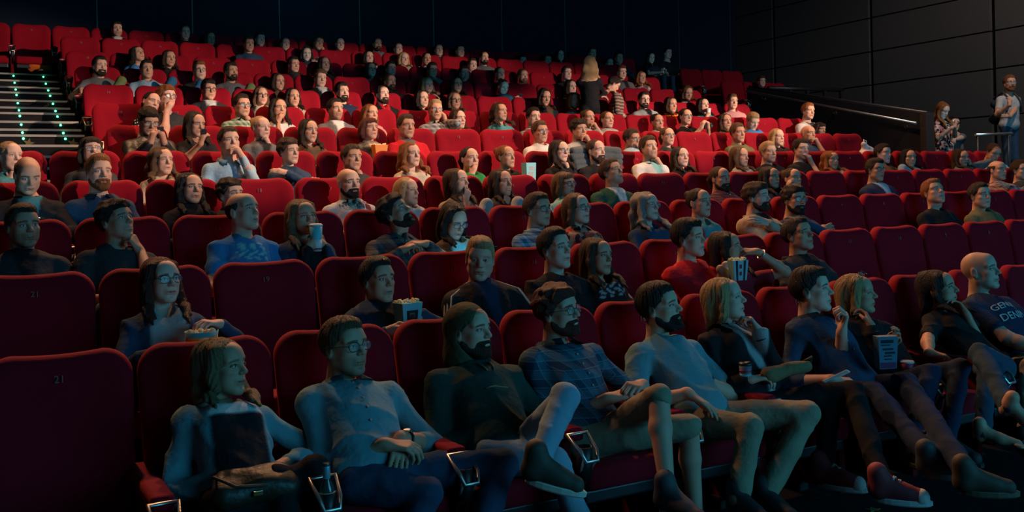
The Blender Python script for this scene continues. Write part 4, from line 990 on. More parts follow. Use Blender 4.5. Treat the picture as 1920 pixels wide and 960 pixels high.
# ------------------------------------------------------------------ the audience, row by row (front row separately below)
PEOPLE_TXT = '''
B 303 527 f lo re ca db/lg bx g|person in dark teal cardigan holding a popcorn tub|yaw=-6
B 708 527 m sh db ho db/bk bx |person in navy hooded jacket holding a teal snack box|yaw=-8
B 900 487 m qf bl ja bk/nv lap c|person in black jacket with pale sleeve stripes facing forward|pitch=-2
B 1040 468 m sh db te bk lap |person in plain black t-shirt with hands in lap|yaw=-6
B 1120 482 f lo br te bk/lg lap |person in black t-shirt with pale stripes|yaw=-6
B 1291 448 m qf db te rd X/X |person in bright red t-shirt reaching one arm sideways|yaw=8
B 1362 466 f lo db te dr lap/mo |person in dark red top with one hand raised to mouth|yaw=16
B 1496 442 m sh db ja ch/bk lap |person in charcoal jacket leaning back|pitch=6
C 43 425 m sh br ja ch/bk lap s|person in dark jacket over dark shirt|yaw=-6
C 217 416 m cu db te ch lap/ch S|person in dark t-shirt with chin on a bare forearm|yaw=4,pitch=6
C 455 398 m fr db te bl/aq lap |person in bright blue t-shirt with a faded print|yaw=12,pitch=4
C 566 408 f lo sb ca db/bk cu |person in dark blouse drinking from a tall teal cup|yaw=-12
C 741 402 m cu db co P8 cl b,u|person in dark checked shirt looking steeply upwards|yaw=8,pitch=10,tilt=-6
C 851 414 f lo db ca br/aq pl g,d|person in brown cardigan over teal top looking down|yaw=-6
C 1008 394 m sh br co P1 lap g|person in blue and white plaid shirt with black glasses|yaw=2
C 1082 392 f bo lb co F1 lap g|person in floral blouse with glasses|yaw=-2
C 1212 388 f wa gy ls db lap G|person in dark navy sweater with thin glasses|yaw=0
C 1311 381 f bu db ca rd/tl lap |person in red cardigan over a teal top|yaw=2
C 1418 371 m cu br ja be/bk cr b,s|person in beige jacket with folded arms|yaw=14
C 1489 376 m cu db ls db cr g,b|person in dark blue sweater with glasses and folded arms|yaw=-6
C 1750 363 m qf gi te bk lap u|person in black t-shirt with head tipped back|yaw=-10
C 1837 368 m sh db te ol lap |person in olive brown t-shirt|yaw=-6
D 52 328 m fr br ja bk/tl pl d|person in black zip jacket lit by a phone held low|yaw=-12
D 186 325 m sh gi co db cl b|person in denim blue shirt sitting upright|yaw=-14
D 356 354 f lo bk ja bk/bk lap |person in black jacket looking right|yaw=0
D 432 366 f cu db ls ch lap |person in dark top mostly hidden behind the blue t-shirt|yaw=0
D 653 344 m bd db co wh/tl lap b,p|person in white shirt covered with coloured sport patches|yaw=-10
D 763 360 f bo bl te wh lap |person in white t-shirt looking right|yaw=14
D 857 342 f lo br sl be mo/lap |person in pale sleeveless top with hand on mouth|yaw=10,kx=912,ky=384,kcol=lg
D 940 344 f lo db ls ch ch/lap S|person in dark top smiling with chin on fist|yaw=0,kx=972,ky=380,kcol=lg
D 1058 347 f bb lb te aq lap g|person in pale aqua t-shirt with glasses|yaw=4
D 1146 325 m sh br ja gn/wh lap u|person in dark green jacket over white and teal shirt|yaw=6
D 1350 336 m po br co P2 lap b|person in dark red plaid shirt|yaw=0
D 1444 334 f lo db ls nv lap |person in navy top next to the hand-to-cheek neighbour|yaw=0
D 1485 336 f bu br ls bk ck/lap |person in black sweater with hand against cheek|yaw=0
D 1641 320 m qf db bz nv/lb lap g|person in dark suit jacket over light blue shirt|yaw=-2
D 1870 320 m fr br co P3 cr |person in red and white checked shirt|yaw=10
D 1913 320 m sh br ls ch lap |person in dark top at the picture's right edge|yaw=8
E 18 294 f po bl te tl ch/lap |person in teal top at the picture's left edge|yaw=6
E 170 284 f bb db ho ch/ch lap/mo G|person in dark grey hooded top with hand on mouth|yaw=-10,pitch=8
E 304 303 f wa lb ls be lap |person in cream knitted top|yaw=2
E 429 266 m sh br co lb lap/fi |person in light blue shirt with fist at mouth|yaw=-4
E 541 285 f cu br ho db/db cr |person in navy hooded top with folded arms|yaw=8
E 659 297 m sh br te ch lap/ch |person in dark t-shirt with chin on hand|yaw=0
E 770 291 f wa gi ls cr lap |person in cream top|yaw=-4
E 880 299 f po bk ls gr mo/lap |person in green sweater with hand over mouth|yaw=0
E 948 295 f bu gi ls ch lap |person in dark top beside a teal paper bag|yaw=10
E 1049 284 f lo db ls bk lap/ch g|person in black sweater with glasses and raised hand|yaw=2
E 1117 284 m po br te bk lap B|person in black t-shirt in front of a puffy jacket|yaw=8
E 1216 279 m qf br ho wh/aq lap/ch s|person in white hooded top with headphones round the neck|yaw=0,pitch=6
E 1276 295 f lo db ls bk lap |person in black top|yaw=-4
E 1387 295 f lo lb te lg lap/ch |person in pale grey t-shirt with hand at chin|yaw=10
E 1440 286 m sh bl te bk lap |person in black t-shirt|yaw=2
E 1501 281 m qf db te bk lap/mo |person in black t-shirt holding a hand near the mouth|yaw=-4
E 1558 301 f wa gi ls be lap |person in pale top|yaw=0
E 1655 289 m sh db te br lap |person in brown t-shirt looking right|yaw=8
E 1704 297 f lo bk ja db/cr lap S|person in blue jacket over cream top smiling|yaw=-4,kx=1692,ky=316,kcol=lj
E 1802 296 f lo br ja gy/ch lap/ck |person in grey jacket leaning cheek on hand|yaw=0,pitch=-8
E 1862 286 m bz br co lb lap d|person in light blue shirt with head bowed|yaw=-6
F 278 228 m cu db ja bk/ch ph g,d,l|person in black leather jacket looking at a phone|yaw=-6,pitch=8
F 366 233 f lo db te bk ph/lap d|person in black t-shirt holding a small phone|yaw=0,pitch=18
F 489 240 f bu bl ja gy/bk lap/ch |person in grey jacket with hand at chin|yaw=2
F 579 246 f lo db ls br lap |person in brown cardigan|yaw=-4
F 692 242 f bb re ja ch/be lap l|person in dark leather jacket beside an orange popcorn box|yaw=-2
F 761 238 m sh br ho rd/gy lap |person in bright red hooded jacket with grey lining|yaw=0
F 1012 248 m sh lb te wh lap g|person in white t-shirt with black glasses|yaw=-4
F 1085 244 m cu db ho lg/ch lap/fi |person in pale grey zip top with fist at mouth|yaw=0
F 1184 261 m sh br co lb lap/mo g|person in light shirt with glasses covering mouth|yaw=8,pitch=-6
F 1251 256 f po lb te ch lap g|person in charcoal top with glasses|yaw=0
F 1383 250 m sh lb te ol lap |person in dark olive t-shirt smiling|yaw=0
F 1457 258 f bo bl te bk lap |person in black t-shirt|yaw=4
F 1515 252 m bd br te db lap/fi |person in dark blue t-shirt with a fist at the lips|yaw=4
G 283 193 f po db te D1 lap |person in black and white dotted top leaning sideways|yaw=6,tilt=14
G 312 183 m cu gi te ch mo/lap g|person in charcoal t-shirt covering mouth with hand|yaw=0
G 453 199 m sh db co P4 lap/ch g|person in green and white checked shirt|yaw=-2
G 522 204 f lo db te wh mo/lap |person in white t-shirt covering mouth with one hand|yaw=-8
G 628 206 m sh db ja gy/wh lap s|person in grey jacket over white t-shirt|yaw=2
G 694 214 f bo gi sl pk lap |person in pink sleeveless top|yaw=2
G 816 207 m sh bl co P5 lap/ck g,s|person in grey plaid shirt with cheek on hand|yaw=-14
G 859 224 f lo br sl be lap |person in beige top with head low|yaw=0
G 937 211 f wa br ls tl lap |person in dark teal top|yaw=8,pitch=6
G 1000 221 m sh db co P6 lap S|person in black and white checked shirt smiling|yaw=0
G 1102 222 f bu lb ls lg lap/fi |person in light grey top with fingers at lips|yaw=0
G 1138 225 f po lb ho lg/lg lap |person in light grey hooded top|yaw=4
G 1232 229 f bu db te lg lap/mo |person in pale grey t-shirt with hand over mouth|yaw=2
G 1285 219 f po db te bk ph g|person in black t-shirt holding a camera|yaw=2
G 1360 229 f lo br te aq lap |person in pale aqua t-shirt|yaw=0
G 1411 227 m sh bl te bl pl d|person in blue t-shirt looking down at a lit phone|yaw=-4
H 391 169 m qf db bz ch/wh lap g|person in dark suit jacket and white shirt|yaw=-4
H 489 180 f bo lb sl cr lap g|person in cream sleeveless top with glasses|yaw=-4
H 549 183 f lo db te be lap/ch |person in beige t-shirt with hand at chin|yaw=-6
H 641 174 m qf db te nv lap b|person in navy t-shirt with a small chest print|yaw=0,pitch=4
H 716 178 m bz db co bk/rd lap b|person in black shirt with a red lanyard|yaw=4,pitch=6
H 791 186 f lo db te bk lap |person in black top looking right|yaw=6
H 852 189 f lo lb ca be/wh lap g|person in beige cardigan with glasses|yaw=-2
H 1021 182 f lo db ja bk/br lap d|person in dark jacket looking down|yaw=0,pitch=12
H 1076 189 f lo gi te lg lap |person in light grey t-shirt|yaw=-4
H 1207 188 m sh db bz lg/bk lap g,b|person in light grey blazer over black t-shirt|yaw=-10
H 1258 197 f lo br ls or_ lap |person in rust orange top|yaw=-2
H 1318 198 f lo db ls tl cu/lap |person in teal top drinking from a white cup|yaw=-2
H 1373 191 m sh lb te pk lap |person in pale pink t-shirt|yaw=-4
I 187 125 m sh db te gy ar/lap b|person in grey t-shirt with one arm on the armrest|yaw=2,kx=228,ky=152,kcol=kg
I 275 131 m sh db te lb lap |person in pale blue t-shirt|yaw=-8,kx=323,ky=152,kcol=kb
I 374 133 m qf gi te ch lap g|person in charcoal t-shirt with glasses|yaw=-8,kx=376,ky=158,kcol=kb
I 433 135 m qf db te gy lap b|person in grey t-shirt, knee up|yaw=0,kx=470,ky=164,kcol=kg
I 521 154 f lo br ls br lap S|person in brown top smiling|yaw=0
I 600 148 m qf lb bz bk/wh lap |person in black suit jacket and white shirt|yaw=-4
I 730 154 m bz br ls bk lap b|person in black top|yaw=4
I 801 160 f wa bl ls be lap |person in beige top|yaw=0
I 856 159 f lo db ls bk lap g|person in black top with glasses|yaw=0
I 943 163 f bu lb ho gy/gy pl d|person in grey hooded top lit by a phone|yaw=-4,pitch=10
I 1070 164 f lo db ls bk lap |person in black top half hidden by the standing person|yaw=0
I 1289 174 f lo lb ca wh/rd lap d|person in white cardigan looking down|yaw=0,pitch=10
J 258 103 f wa db te bl lap u|person in bright blue t-shirt|yaw=8
J 317 110 f lo br sl bk lap |person in black sleeveless top|yaw=2
J 550 122 m sh db ja bk/ch lap |person in black jacket|yaw=0
J 608 121 f lo db ls bk lap |person in black top|yaw=0
J 695 131 f lo db ls gy lap g|person in grey top with lit glasses|yaw=0
J 732 130 m sh db te bk lap |person in black t-shirt in shade|yaw=0
J 810 132 m sh br te gy lap/ch g|person in grey t-shirt with hand at chin|yaw=0
J 870 138 m sh br te bk mo/lap |person in black t-shirt eating from one hand|yaw=0
J 937 139 f bu db sl pk lap |person in pink sleeveless top|yaw=0
J 980 143 m bz lb te br lap b|person in brown t-shirt|yaw=0
J 1062 138 m sh db ja bk/wh lap |person in black jacket with white zip|yaw=0
J 1165 136 m qf re bz gy/bk lap |person in grey blazer|yaw=0
J 1202 146 f wa gi te F2 lap |person in pale floral top|yaw=0
K 466 83 m sh db te db lap |person in dark blue t-shirt|yaw=0
K 575 100 f lo bk te bk pl d|person in black t-shirt with face lit blue|yaw=-14,pitch=14
K 691 108 f lo bk te lg lap S|person in pale grey t-shirt|yaw=-6
K 757 111 f lo bl te be lap/bx S|person in beige top laughing|yaw=-4
K 800 111 f bu db te F2 lap/ch |person in floral top with hand at chin|yaw=-4
K 885 123 m sh br te pk lap |person in pink t-shirt|yaw=0
K 907 109 m bz db te gy lap b|person in grey t-shirt|yaw=6
L 219 55 m sh db ja bk/wh lap s|person in black jacket over white collar|yaw=-4
L 347 60 m bz br te bk lap |person in black t-shirt with bowed pale face|yaw=-12,pitch=-8
L 394 73 f lo br te bk lap |person in black top|yaw=0
L 487 74 m sh db te ch ch/lap |person in charcoal top with hand at chin|yaw=0
L 534 83 m bz db te bk lap |person in black t-shirt sitting low|yaw=0
L 597 81 m sh br te bk lap/ck |person in black t-shirt leaning on one hand|yaw=0,tilt=10
L 637 83 f po db te bk lap |person in black top|yaw=-6
L 707 83 m bz db te gy lap b|person in grey t-shirt|yaw=0
L 746 92 m bz br te bk lap |person in black t-shirt near the middle|yaw=0
L 822 94 m bz db te ch lap |person in dark grey t-shirt|yaw=0
L 862 96 m sh db te ch lap |person in charcoal t-shirt|yaw=0
L 979 115 m sh db te ch lap |person in charcoal top in deep shade|yaw=0
L 1026 114 m sh db te db lap |person in dark blue top in deep shade|yaw=0
L 1050 104 f lo db te ch lap |person in dark top sitting tall|yaw=0
L 1110 100 m sh br te bk lap |person in black top behind the walking person|yaw=0
L 1142 119 m bz db ho tl/tl lap |person in teal hooded top|yaw=0
L 1160 109 m sh db te ch lap |person in charcoal top in the dark|yaw=0
L 1220 108 f lo db te bk pl d|person in black top with pale lit face|yaw=0,pitch=16
L 1252 100 m sh db te bk lap |person in black top sitting highest of the row|yaw=0
J 1428 153 c cu br te bk lap |child in black behind the black parapet|yaw=-8
G 1515 209 m sh gi ho wh/ch lap |person in white hooded top beside the parapet stairs|yaw=2
G 1537 243 c bb db te bk lap |small child in black beside the parapet stairs|yaw=6,pitch=-6,dY=-.45
'''
PAT = dict(P8=pattern('plaid', (.04, .055, .075), (.13, .12, .10), (.02, .03, .045), 1.3),
    P1=pattern('plaid', (.05, .12, .2), (.25, .38, .46), (.02, .04, .07)),
    F1=pattern('floral', (.35, .22, .16), (.06, .03, .03), (.50, .06, .04)), P2=pattern('plaid', (.10, .02, .03), (.03, .02, .04), (.25, .12, .13)),
    P3=pattern('plaid', (.42, .38, .36), (.20, .02, .04), (.03, .02, .05)), P4=pattern('plaid', (.48, .52, .40), (.06, .20, .12), (.02, .08, .06)),
    P5=pattern('plaid', (.42, .42, .40), (.10, .11, .13), (.05, .05, .06)), P6=pattern('plaid', (.38, .38, .38), (.03, .03, .05), None, .7),
    D1=pattern('dots', (.012, .012, .012), (.62, .60, .56)), F2=pattern('floral', (.50, .42, .36), (.30, .08, .08), (.10, .12, .10)),
    P7=pattern('plaid', (.018, .05, .085), (.06, .13, .18), (.10, .20, .24), 1.5), F3=pattern('floral', (.012, .012, .015), (.35, .12, .12), (.45, .35, .28), .8))
REC = {}
for line in PEOPLE_TXT.strip().split('\n'):
    head_, desc, opts = line.split('|')
    a = head_.split(' '); row, px, py, sex, hs, hc, gm, cols, pose = a[:9]; flags = a[9] if len(a) > 9 else ''
    kw = {}
    for t in opts.split(','):
        if '=' in t: k_, v_ = t.split('='); kw[k_] = float(v_) if k_ != 'kcol' else v_
    mtl = None; cl = cols
    if cols in PAT: mtl = PAT[cols]; cl = 'gy'
    if sex == 'c': hs = hs
    if (row, px) == ('B', '1291'):
        pp = np.array(at(1291, 448, YK['B'] - .24))
        kw['arms'] = {-1: (np.array(at(1362, 498, YK['B'] - .44)), (1, -.2, -.1), (0, .2, -1), .6, (-.5, -.3, -1)), 1: (np.array(at(1352, 505, YK['B'] - .52)), (1, .1, -.3), (0, .5, -1), .6, (.3, -.2, -1))}
    if (row, px) == ('B', '1362'):
        kw['arms'] = {1: (np.array(at(1420, 472, YK['B'] - .40)), nrm(np.array(at(1380, 472, YK['B'] - .32)) - np.array(at(1420, 472, YK['B'] - .40))), (-.2, .6, -.6), .5, (.8, .1, -1.0))}
    Wc = lambda px, py, k, d: np.array(at(px, py, YK[k] - d))
    if (row, px) == ('C', '741'): kw['arms'] = {-1: (Wc(752, 470, 'C', .50), (.8, -.1, .35), (.1, .3, -1), .6, (-.8, 0, -.6)), 1: (Wc(800, 458, 'C', .50), (-.9, -.1, .1), (0, .3, -1), .6, (.8, 0, -.6))}
    if (row, px) == ('B', '708'): kw['arms'] = {1: (Wc(792, 592, 'B', .55), (-.75, -.2, -.25), (0, .1, -1), .5, (.9, .1, -.5))}
    if (row, px) == ('B', '303'): kw['arms'] = {1: (Wc(412, 608, 'B', .55), (-.6, -.3, .15), (-.2, .1, -1), .6, (.9, .1, -.6))}
    rec = person(row, float(px), float(py), sex, hs, hc, gm, cl, pose, flags, desc, mtl=mtl, **kw)
    REC[(row, int(px))] = rec
    rec['flags'] = flags; rec['pose'] = pose

# ------------------------------------------------------------------ the front row, legs and all
YA = YK['A']
def front(px, py, sex, hs, hc, gm, cols, pose, flags, desc, legs, lcol, shoes=None, lmat=None, shorts=0, bare_ankle=False, fem=None, hip=(0, 0, 0), **kw):
    rec = person('A', px, py, sex, hs, hc, gm, cols, pose, flags, desc, legs='custom', **kw)
    P0 = rec['P0']; B = rec['B']; fm = sex == 'f'
    J = []
    for sd, (kn, an) in zip((-1, 1), legs):
        J.append((P0 + np.array((sd * .085, -.03, -.005), np.float32) + np.array(hip, np.float32), np.array(at(*kn), np.float32), np.array(at(*an), np.float32)))
    v, q = legs_vol(J, P0, .0135, fm, shorts=shorts)
    np_obj('shorts' if shorts else 'trousers', v - B, q, lmat or DENIM, rec['o'], np.tile(np.array(C[lcol], np.float32), (len(v), 1)))
    if shorts:
        v, q = legs_vol(J, P0, .0085, fm, top=False, bare=True)
        np_obj('bare_legs', v - B, q, SKIN, rec['o'], np.tile(rec['skin'] * .95, (len(v), 1)))
    for i, (hp_, kn, an) in enumerate(J):
        kind, col, sole = (shoes or [('shoe', (.02, .02, .022), (.03, .03, .03))] * 2)[i][:3]
        shin = nrm(an - kn); ext = (shoes or [(0, 0, 0, 0, 0)] * 2)[i]
        yawd = ext[3] if len(ext) > 3 else 0; pit = ext[4] if len(ext) > 4 else 0
        if kind == 'bare': 
            s_ = shoe(rec['o'], Vector(an - B) + Vector((0, -.02, -.01)), math.radians(yawd), math.radians(pit), tuple(rec['skin'] * .95), (.1, .1, .1), 'bare'); 
            s_.data.materials[0] = mat('bare_foot', tuple(rec['skin'] * .95), .6)
        else: shoe(rec['o'], Vector(an - B) + Vector((0, -.01, -.03)), math.radians(yawd), math.radians(pit), col, sole)
    return rec
W_ = lambda px, py, Y: np.array(at(px, py, Y), np.float32)
DK = ('shoe', (.018, .018, .02), (.03, .03, .03))
a1 = front(416, 690, 'f', 'lo', 'sb', 'ca', 'tt/wh/bk', 'cl', '', 'person in teal grey cardigan over a white and black top',
    (((520, 900, 3.62), (560, 1040, 3.45)), ((590, 880, 3.62), (640, 1030, 3.5))), 'bk', yaw=6,
    arms={-1: (W_(432, 884, 3.70), (.9, -.3, .05), (0, .1, -1), .45, (-.8, .2, -.7)), 1: (W_(538, 868, 3.72), (-.85, -.4, .0), (0, .1, -1), .45, (.9, .2, -.5))})
a2 = front(645, 652, 'm', 'sh', 'lb', 'rs', 'tt', 'cl', 'g,s', 'person in rolled-sleeve pale teal shirt with glasses and wristwatch',
    (((800, 925, 3.45), (745, 1060, 3.4)), ((945, 868, 3.50), (900, 1010, 3.35))), 'db', yaw=-2,
    arms={-1: (W_(722, 834, 3.62), (.75, -.35, -.1), (.1, .2, -1), .5, (-.6, .1, -.8)), 1: (W_(752, 822, 3.66), (-.35, -.75, -.45), (-.2, .3, -1), .4, (.8, .2, -.5))})
a3 = front(880, 622, 'm', 'bz', 'br', 'ho', 'dg', 'cl', 'b,S', 'person in dark green hooded top with folded hands, hood up',
    (((1040, 862, 3.45), (1092, 990, 3.42)), ((1060, 745, 3.42), (1008, 868, 3.26))), 'lj', shoes=[DK, ('shoe', (.05, .045, .03), (.62, .58, .48), 55, 14)], yaw=4, hip=(0, 0, .01),
    arms={-1: (W_(925, 812, 3.68), (.85, -.3, .05), (0, .1, -1), .55, (-.7, .1, -.8)), 1: (W_(990, 800, 3.66), (-.8, -.4, -.1), (0, .1, -1), .55, (.9, .2, -.5))})
a4 = front(1045, 585, 'm', 'cu', 're', 'rs', 'nv', 'lap', 'g,b,S', 'person in navy plaid shirt and shorts with bare crossed knees', mtl=PAT['P7'],
    legs=(((1292, 800, 3.42), (1306, 975, 3.42)), ((1236, 742, 3.36), (1252, 925, 3.16))), lcol='kh', shorts=1, shoes=[DK, ('shoe', (.05, .05, .055), (.3, .3, .3), 10, 5)], yaw=4,
    arms={-1: (W_(1140, 748, 3.66), (.9, -.2, .15), (.0, .3, -1), .75, (-.5, .1, -.9)), 1: (W_(1205, 722, 3.66), (-.8, -.4, .1), (0, .3, -1), .75, (.8, .1, -.7))})
a5 = front(1236, 578, 'm', 'sp', 'db', 'te', 'tt', 'lap', 'B', 'person in teal t-shirt and dark wristband', 
    legs=(((1405, 800, 3.36), (1385, 935, 3.30)), ((1515, 775, 3.36), (1435, 930, 3.34))), lcol='kh', yaw=10, lmat=CLOTH,
    arms={-1: (W_(1290, 738, 3.60), (.45, -.7, -.45), (-.1, -.1, -1), .15, (-.7, .2, -.6)), 1: (W_(1318, 712, 3.74), (-.9, -.2, -.05), (0, .3, -1), .3, (.9, .2, -.5))})
a6 = front(1358, 562, 'f', 'bo', 'bl', 'bz', 'bk/lg', 'lap', '', 'person in black blazer with watch, hand at chin',
    legs=(((1560, 745, 3.50), (1545, 880, 3.40)), ((1600, 735, 3.42), (1655, 905, 3.02))), lcol='bk', yaw=16,
    shoes=[('shoe', (.25, .03, .04), (.6, .6, .58), 30, 0), ('shoe', (.25, .03, .04), (.6, .6, .58), 40, 0)],
    arms={1: (W_(1424, 622, 3.80), nrm(W_(1398, 585, 3.86) - W_(1424, 622, 3.80)), (-.5, .5, .3), .85, (.5, .2, -1)), -1: (W_(1405, 712, 3.72), (.8, -.4, .1), (0, .1, -1), .5, (-.4, .1, -1))})
a7 = front(1521, 546, 'm', 'qf', 'db', 'rs', 'db', 'lap', '', 'person in dark blue shirt with raised fist',
    legs=(((1640, 738, 3.50), (1745, 860, 2.95)), ((1700, 720, 3.46), (1815, 890, 2.72))), lcol='nv', yaw=10,
    shoes=[('shoe', (.03, .035, .04), (.06, .06, .06), 45, 0), ('shoe', (.05, .035, .02), (.1, .08, .05), 50, 0)],
    arms={1: (W_(1578, 622, 3.72), (.25, -.1, .95), (-.6, .5, .1), .98, (.2, .2, -1)), -1: (W_(1560, 712, 3.66), (.8, -.5, -.1), (0, .1, -1), .5, (-.6, .2, -.9))})
a8 = front(1606, 552, 'f', 'bo', 'bl', 'ca', 'bk/bk', 'lap', '', 'person in black cardigan with sunglasses on the head',
    legs=(((1745, 700, 3.45), (1705, 840, 3.3)), ((1800, 690, 3.45), (1775, 830, 3.3))), lcol='nv', yaw=12,
    arms={-1: (W_(1634, 612, 3.84), nrm(W_(1625, 590, 3.9) - W_(1634, 612, 3.84)), (-.2, .8, .1), .6, (-.2, -.2, -1)), 1: (W_(1668, 650, 3.72), (.1, -.5, .6), (-.8, .1, .1), .6, (.6, .2, -1))})
a9 = front(1759, 543, 'f', 'lo', 'db', 'te', 'bk', 'lap', '', 'person in black t-shirt with crossed legs and bare feet',
    legs=(((1852, 690, 3.50), (1842, 810, 3.32)), ((1838, 662, 3.34), (1892, 765, 2.98))), lcol='dn', yaw=12, shoes=[('bare', 0, 0, 25, 0), ('bare', 0, 0, 25, 25)],
    arms={1: (W_(1812, 590, 3.84), nrm(W_(1792, 568, 3.9) - W_(1812, 590, 3.84)), (-.5, .5, .4), .5, (.5, .1, -1)), -1: (W_(1742, 665, 3.62), (.6, -.7, -.25), (0, .1, -1), .35, (-.6, .2, -.8))})
a10 = front(1838, 508, 'm', 'bd', 'br', 'te', 'nv', 'lap', '', 'person in navy t-shirt with pale and red lettering', skin=(.50, .31, .23),
    legs=(((1930, 690, 3.55), (1925, 830, 3.4)), ((1985, 680, 3.55), (1985, 810, 3.4))), lcol='be', yaw=8, lmat=CLOTH)
# hood over the head of the green hooded person
def hood():
    rec = a3; V = Vol((-.17, -.14, -.28), (.17, .18, .17), .0085)
    V.el(P(0, -.02, .035), (.098, .118, .108)); V.el(P(0, -.045, -.10), (.105, .095, .12), .05)
    X, Y, Z = V.grid(); V.d -= .006 * noise3(X, Y, Z, 30)
    V.el(P(0, .11, -.03), (.074, .115, .118), .02, 's'); V.el(P(0, .02, -.02), (.088, .10, .11), .01, 's')
    v, q = V.mesh(); o = np_obj('hood', (rec['H'] + v @ rec['Rh'].T) - rec['B'], q, CLOTH, rec['o'], np.tile(np.array(C['ol'], np.float32) * .55, (len(v), 1)))
hood()

# ------------------------------------------------------------------ people on their feet
def stand_legs(rec, zf, col, fem=False, spread=.10, stepy=.0, skirt=False):
    P0, B = rec['P0'], rec['B']
    J = [(P0 + np.array((s * .085, 0, -.02)), np.array((P0[0] + s * spread, P0[1] - .02 + s * stepy * .5, (P0[2] + zf) / 2)), np.array((P0[0] + s * spread, P0[1] + s * stepy, zf + .08))) for s in (-1, 1)]
    v, q = legs_vol(J, P0, .022, fem)
    np_obj('trousers', v - B, q, DENIM, rec['o'], np.tile(np.array(C[col], np.float32), (len(v), 1)))
    for j in J: shoe(rec['o'], Vector(j[2] - B) + Vector((0, 0, -.025)), 0, 0, (.02, .02, .022), (.03, .03, .03))
zF = FZ['F'] + .20
def standing(row, px, pyhead, Y, height, *a, **kw):
    k0 = row[0]; H = at(px, pyhead, Y); s = kw.get('big', 1.0)
    pel = (H.x, Y + .02, H.z - .69 * s * ({'m': 1, 'f': .95, 'c': .86}[a[0]])); nb = None
    rec = person(row, px, pyhead, *a, dY=Y - (YK[k0] - .24), pel=pel, legs='stand', **kw); return rec
man = standing('F', 1893, 157, 9.60, 1.85, 'm', 'sh', 'gi', 'te', 'lg', 'lap', 'g,b', 'person standing in grey t-shirt with backpack straps and dark jeans', yaw=-6, floor_z=zF,
    arms={-1: (W_(1893, 197, 9.35), (.3, .0, 1), (0, 1, 0), .7, (-.7, -.2, -1)), 1: (W_(1888, 232, 9.34), (-1, -.1, .1), (0, 1, 0), .4, (1, -.1, -.6))})
stand_legs(man, zF, 'dn')
lady = standing('F', 1768, 207, 10.25, 1.6, 'f', 'lo', 'gi', 'te', 'bk', 'lap', 'd', 'person standing in black floral dress looking at a phone', yaw=6, floor_z=zF, mtl=PAT['F3'],
    arms={-1: (W_(1784, 240, 9.95), (.9, -.1, .3), (-.1, .4, .8), .5, (-.6, .2, -1)), 1: (W_(1790, 238, 9.93), (.3, -.1, .9), (-.6, .6, 0), .6, (.7, .3, -1))})
def skirt():
    P0, B = lady['P0'], lady['B']; V = Vol(P0 - np.array((.3, .3, .62)), P0 + np.array((.3, .3, .2)), .02)
    V.rc(P0, P0 - np.array((0, 0, .42)), .165, .215, .03); X, Y, Z = V.grid(); V.d -= .008 * np.sin(np.arctan2(X - P0[0], Y - P0[1]) * 11)
    v, q = V.mesh(); np_obj('skirt', v - B, q, PAT['F3'], lady['o'], np.tile(np.array((.1, .1, .1), np.float32), (len(v), 1)))
    J = [(P0 + np.array((s * .08, 0, -.3)), P0 + np.array((s * .08, 0, -.47)), np.array((P0[0] + s * .08, P0[1], zF + .08))) for s in (-1, 1)]
    v, q = legs_vol(J, P0, .016, True, top=False, bare=True); np_obj('bare_legs', v - B, q, SKIN, lady['o'], np.tile(lady['skin'], (len(v), 1)))
    for j in J: shoe(lady['o'], Vector(j[2] - B) + Vector((0, 0, -.025)), 0, 0, (.02, .02, .022), (.03, .03, .03))
skirt()
zH = FZ['H']
walker = standing('H', 1106, 122, 11.72, 1.6, 'f', 'wa', 'bl', 'ls', 'bk', 'lap', '', 'person walking in black clothes, turned away from the screen', yaw=150, twist=140, floor_z=zH,
    arms={-1: (W_(1142, 168, 11.95), (.9, .1, .0), (0, 0, -1), .4, (0, .1, -1)), 1: (W_(1128, 180, 11.80), (.9, .1, -.2), (0, 0, -1), .4, (-.2, 0, -1))})
stand_legs(walker, zH, 'bk', True, .09, .12)
leaner = standing('H', 1150, 158, 12.02, 1.5, 'm', 'sh', 'db', 'ls', 'br', 'lap', '', 'person in brown striped sweater bending forward past the walking person', yaw=70, pitch=-40, twist=50, floor_z=zH, mtl=pattern('stripe', (.12, .07, .05), (.35, .25, .20)), big=.9,
    nb=tuple(np.array(at(1158, 172, 12.0))), )
stand_legs(leaner, zH, 'ch')
sitter = person('F', 1788, 232, 'm', 'sh', 'db', 'te', 'gy', 'X/X', '', 'person in grey t-shirt half hidden behind the floral dress, elbow out', dY=10.62 - 9.68, pel=(at(1788, 232, 10.62).x, 10.66, FZ['F'] + .40), legs='x', floor_z=zF,
    arms={1: (W_(1790, 262, 10.3), (-.8, -.3, 0), (0, 0, -1), .5, (1, -.1, .2)), -1: (W_(1770, 270, 10.3), (.6, -.4, 0), (0, 0, -1), .5, (-1, 0, -.4))}, nb=tuple(np.array(at(1790, 246, 10.62))))
seated_legs(sitter['o'], sitter['P0'], sitter['B'], 'bk', False)

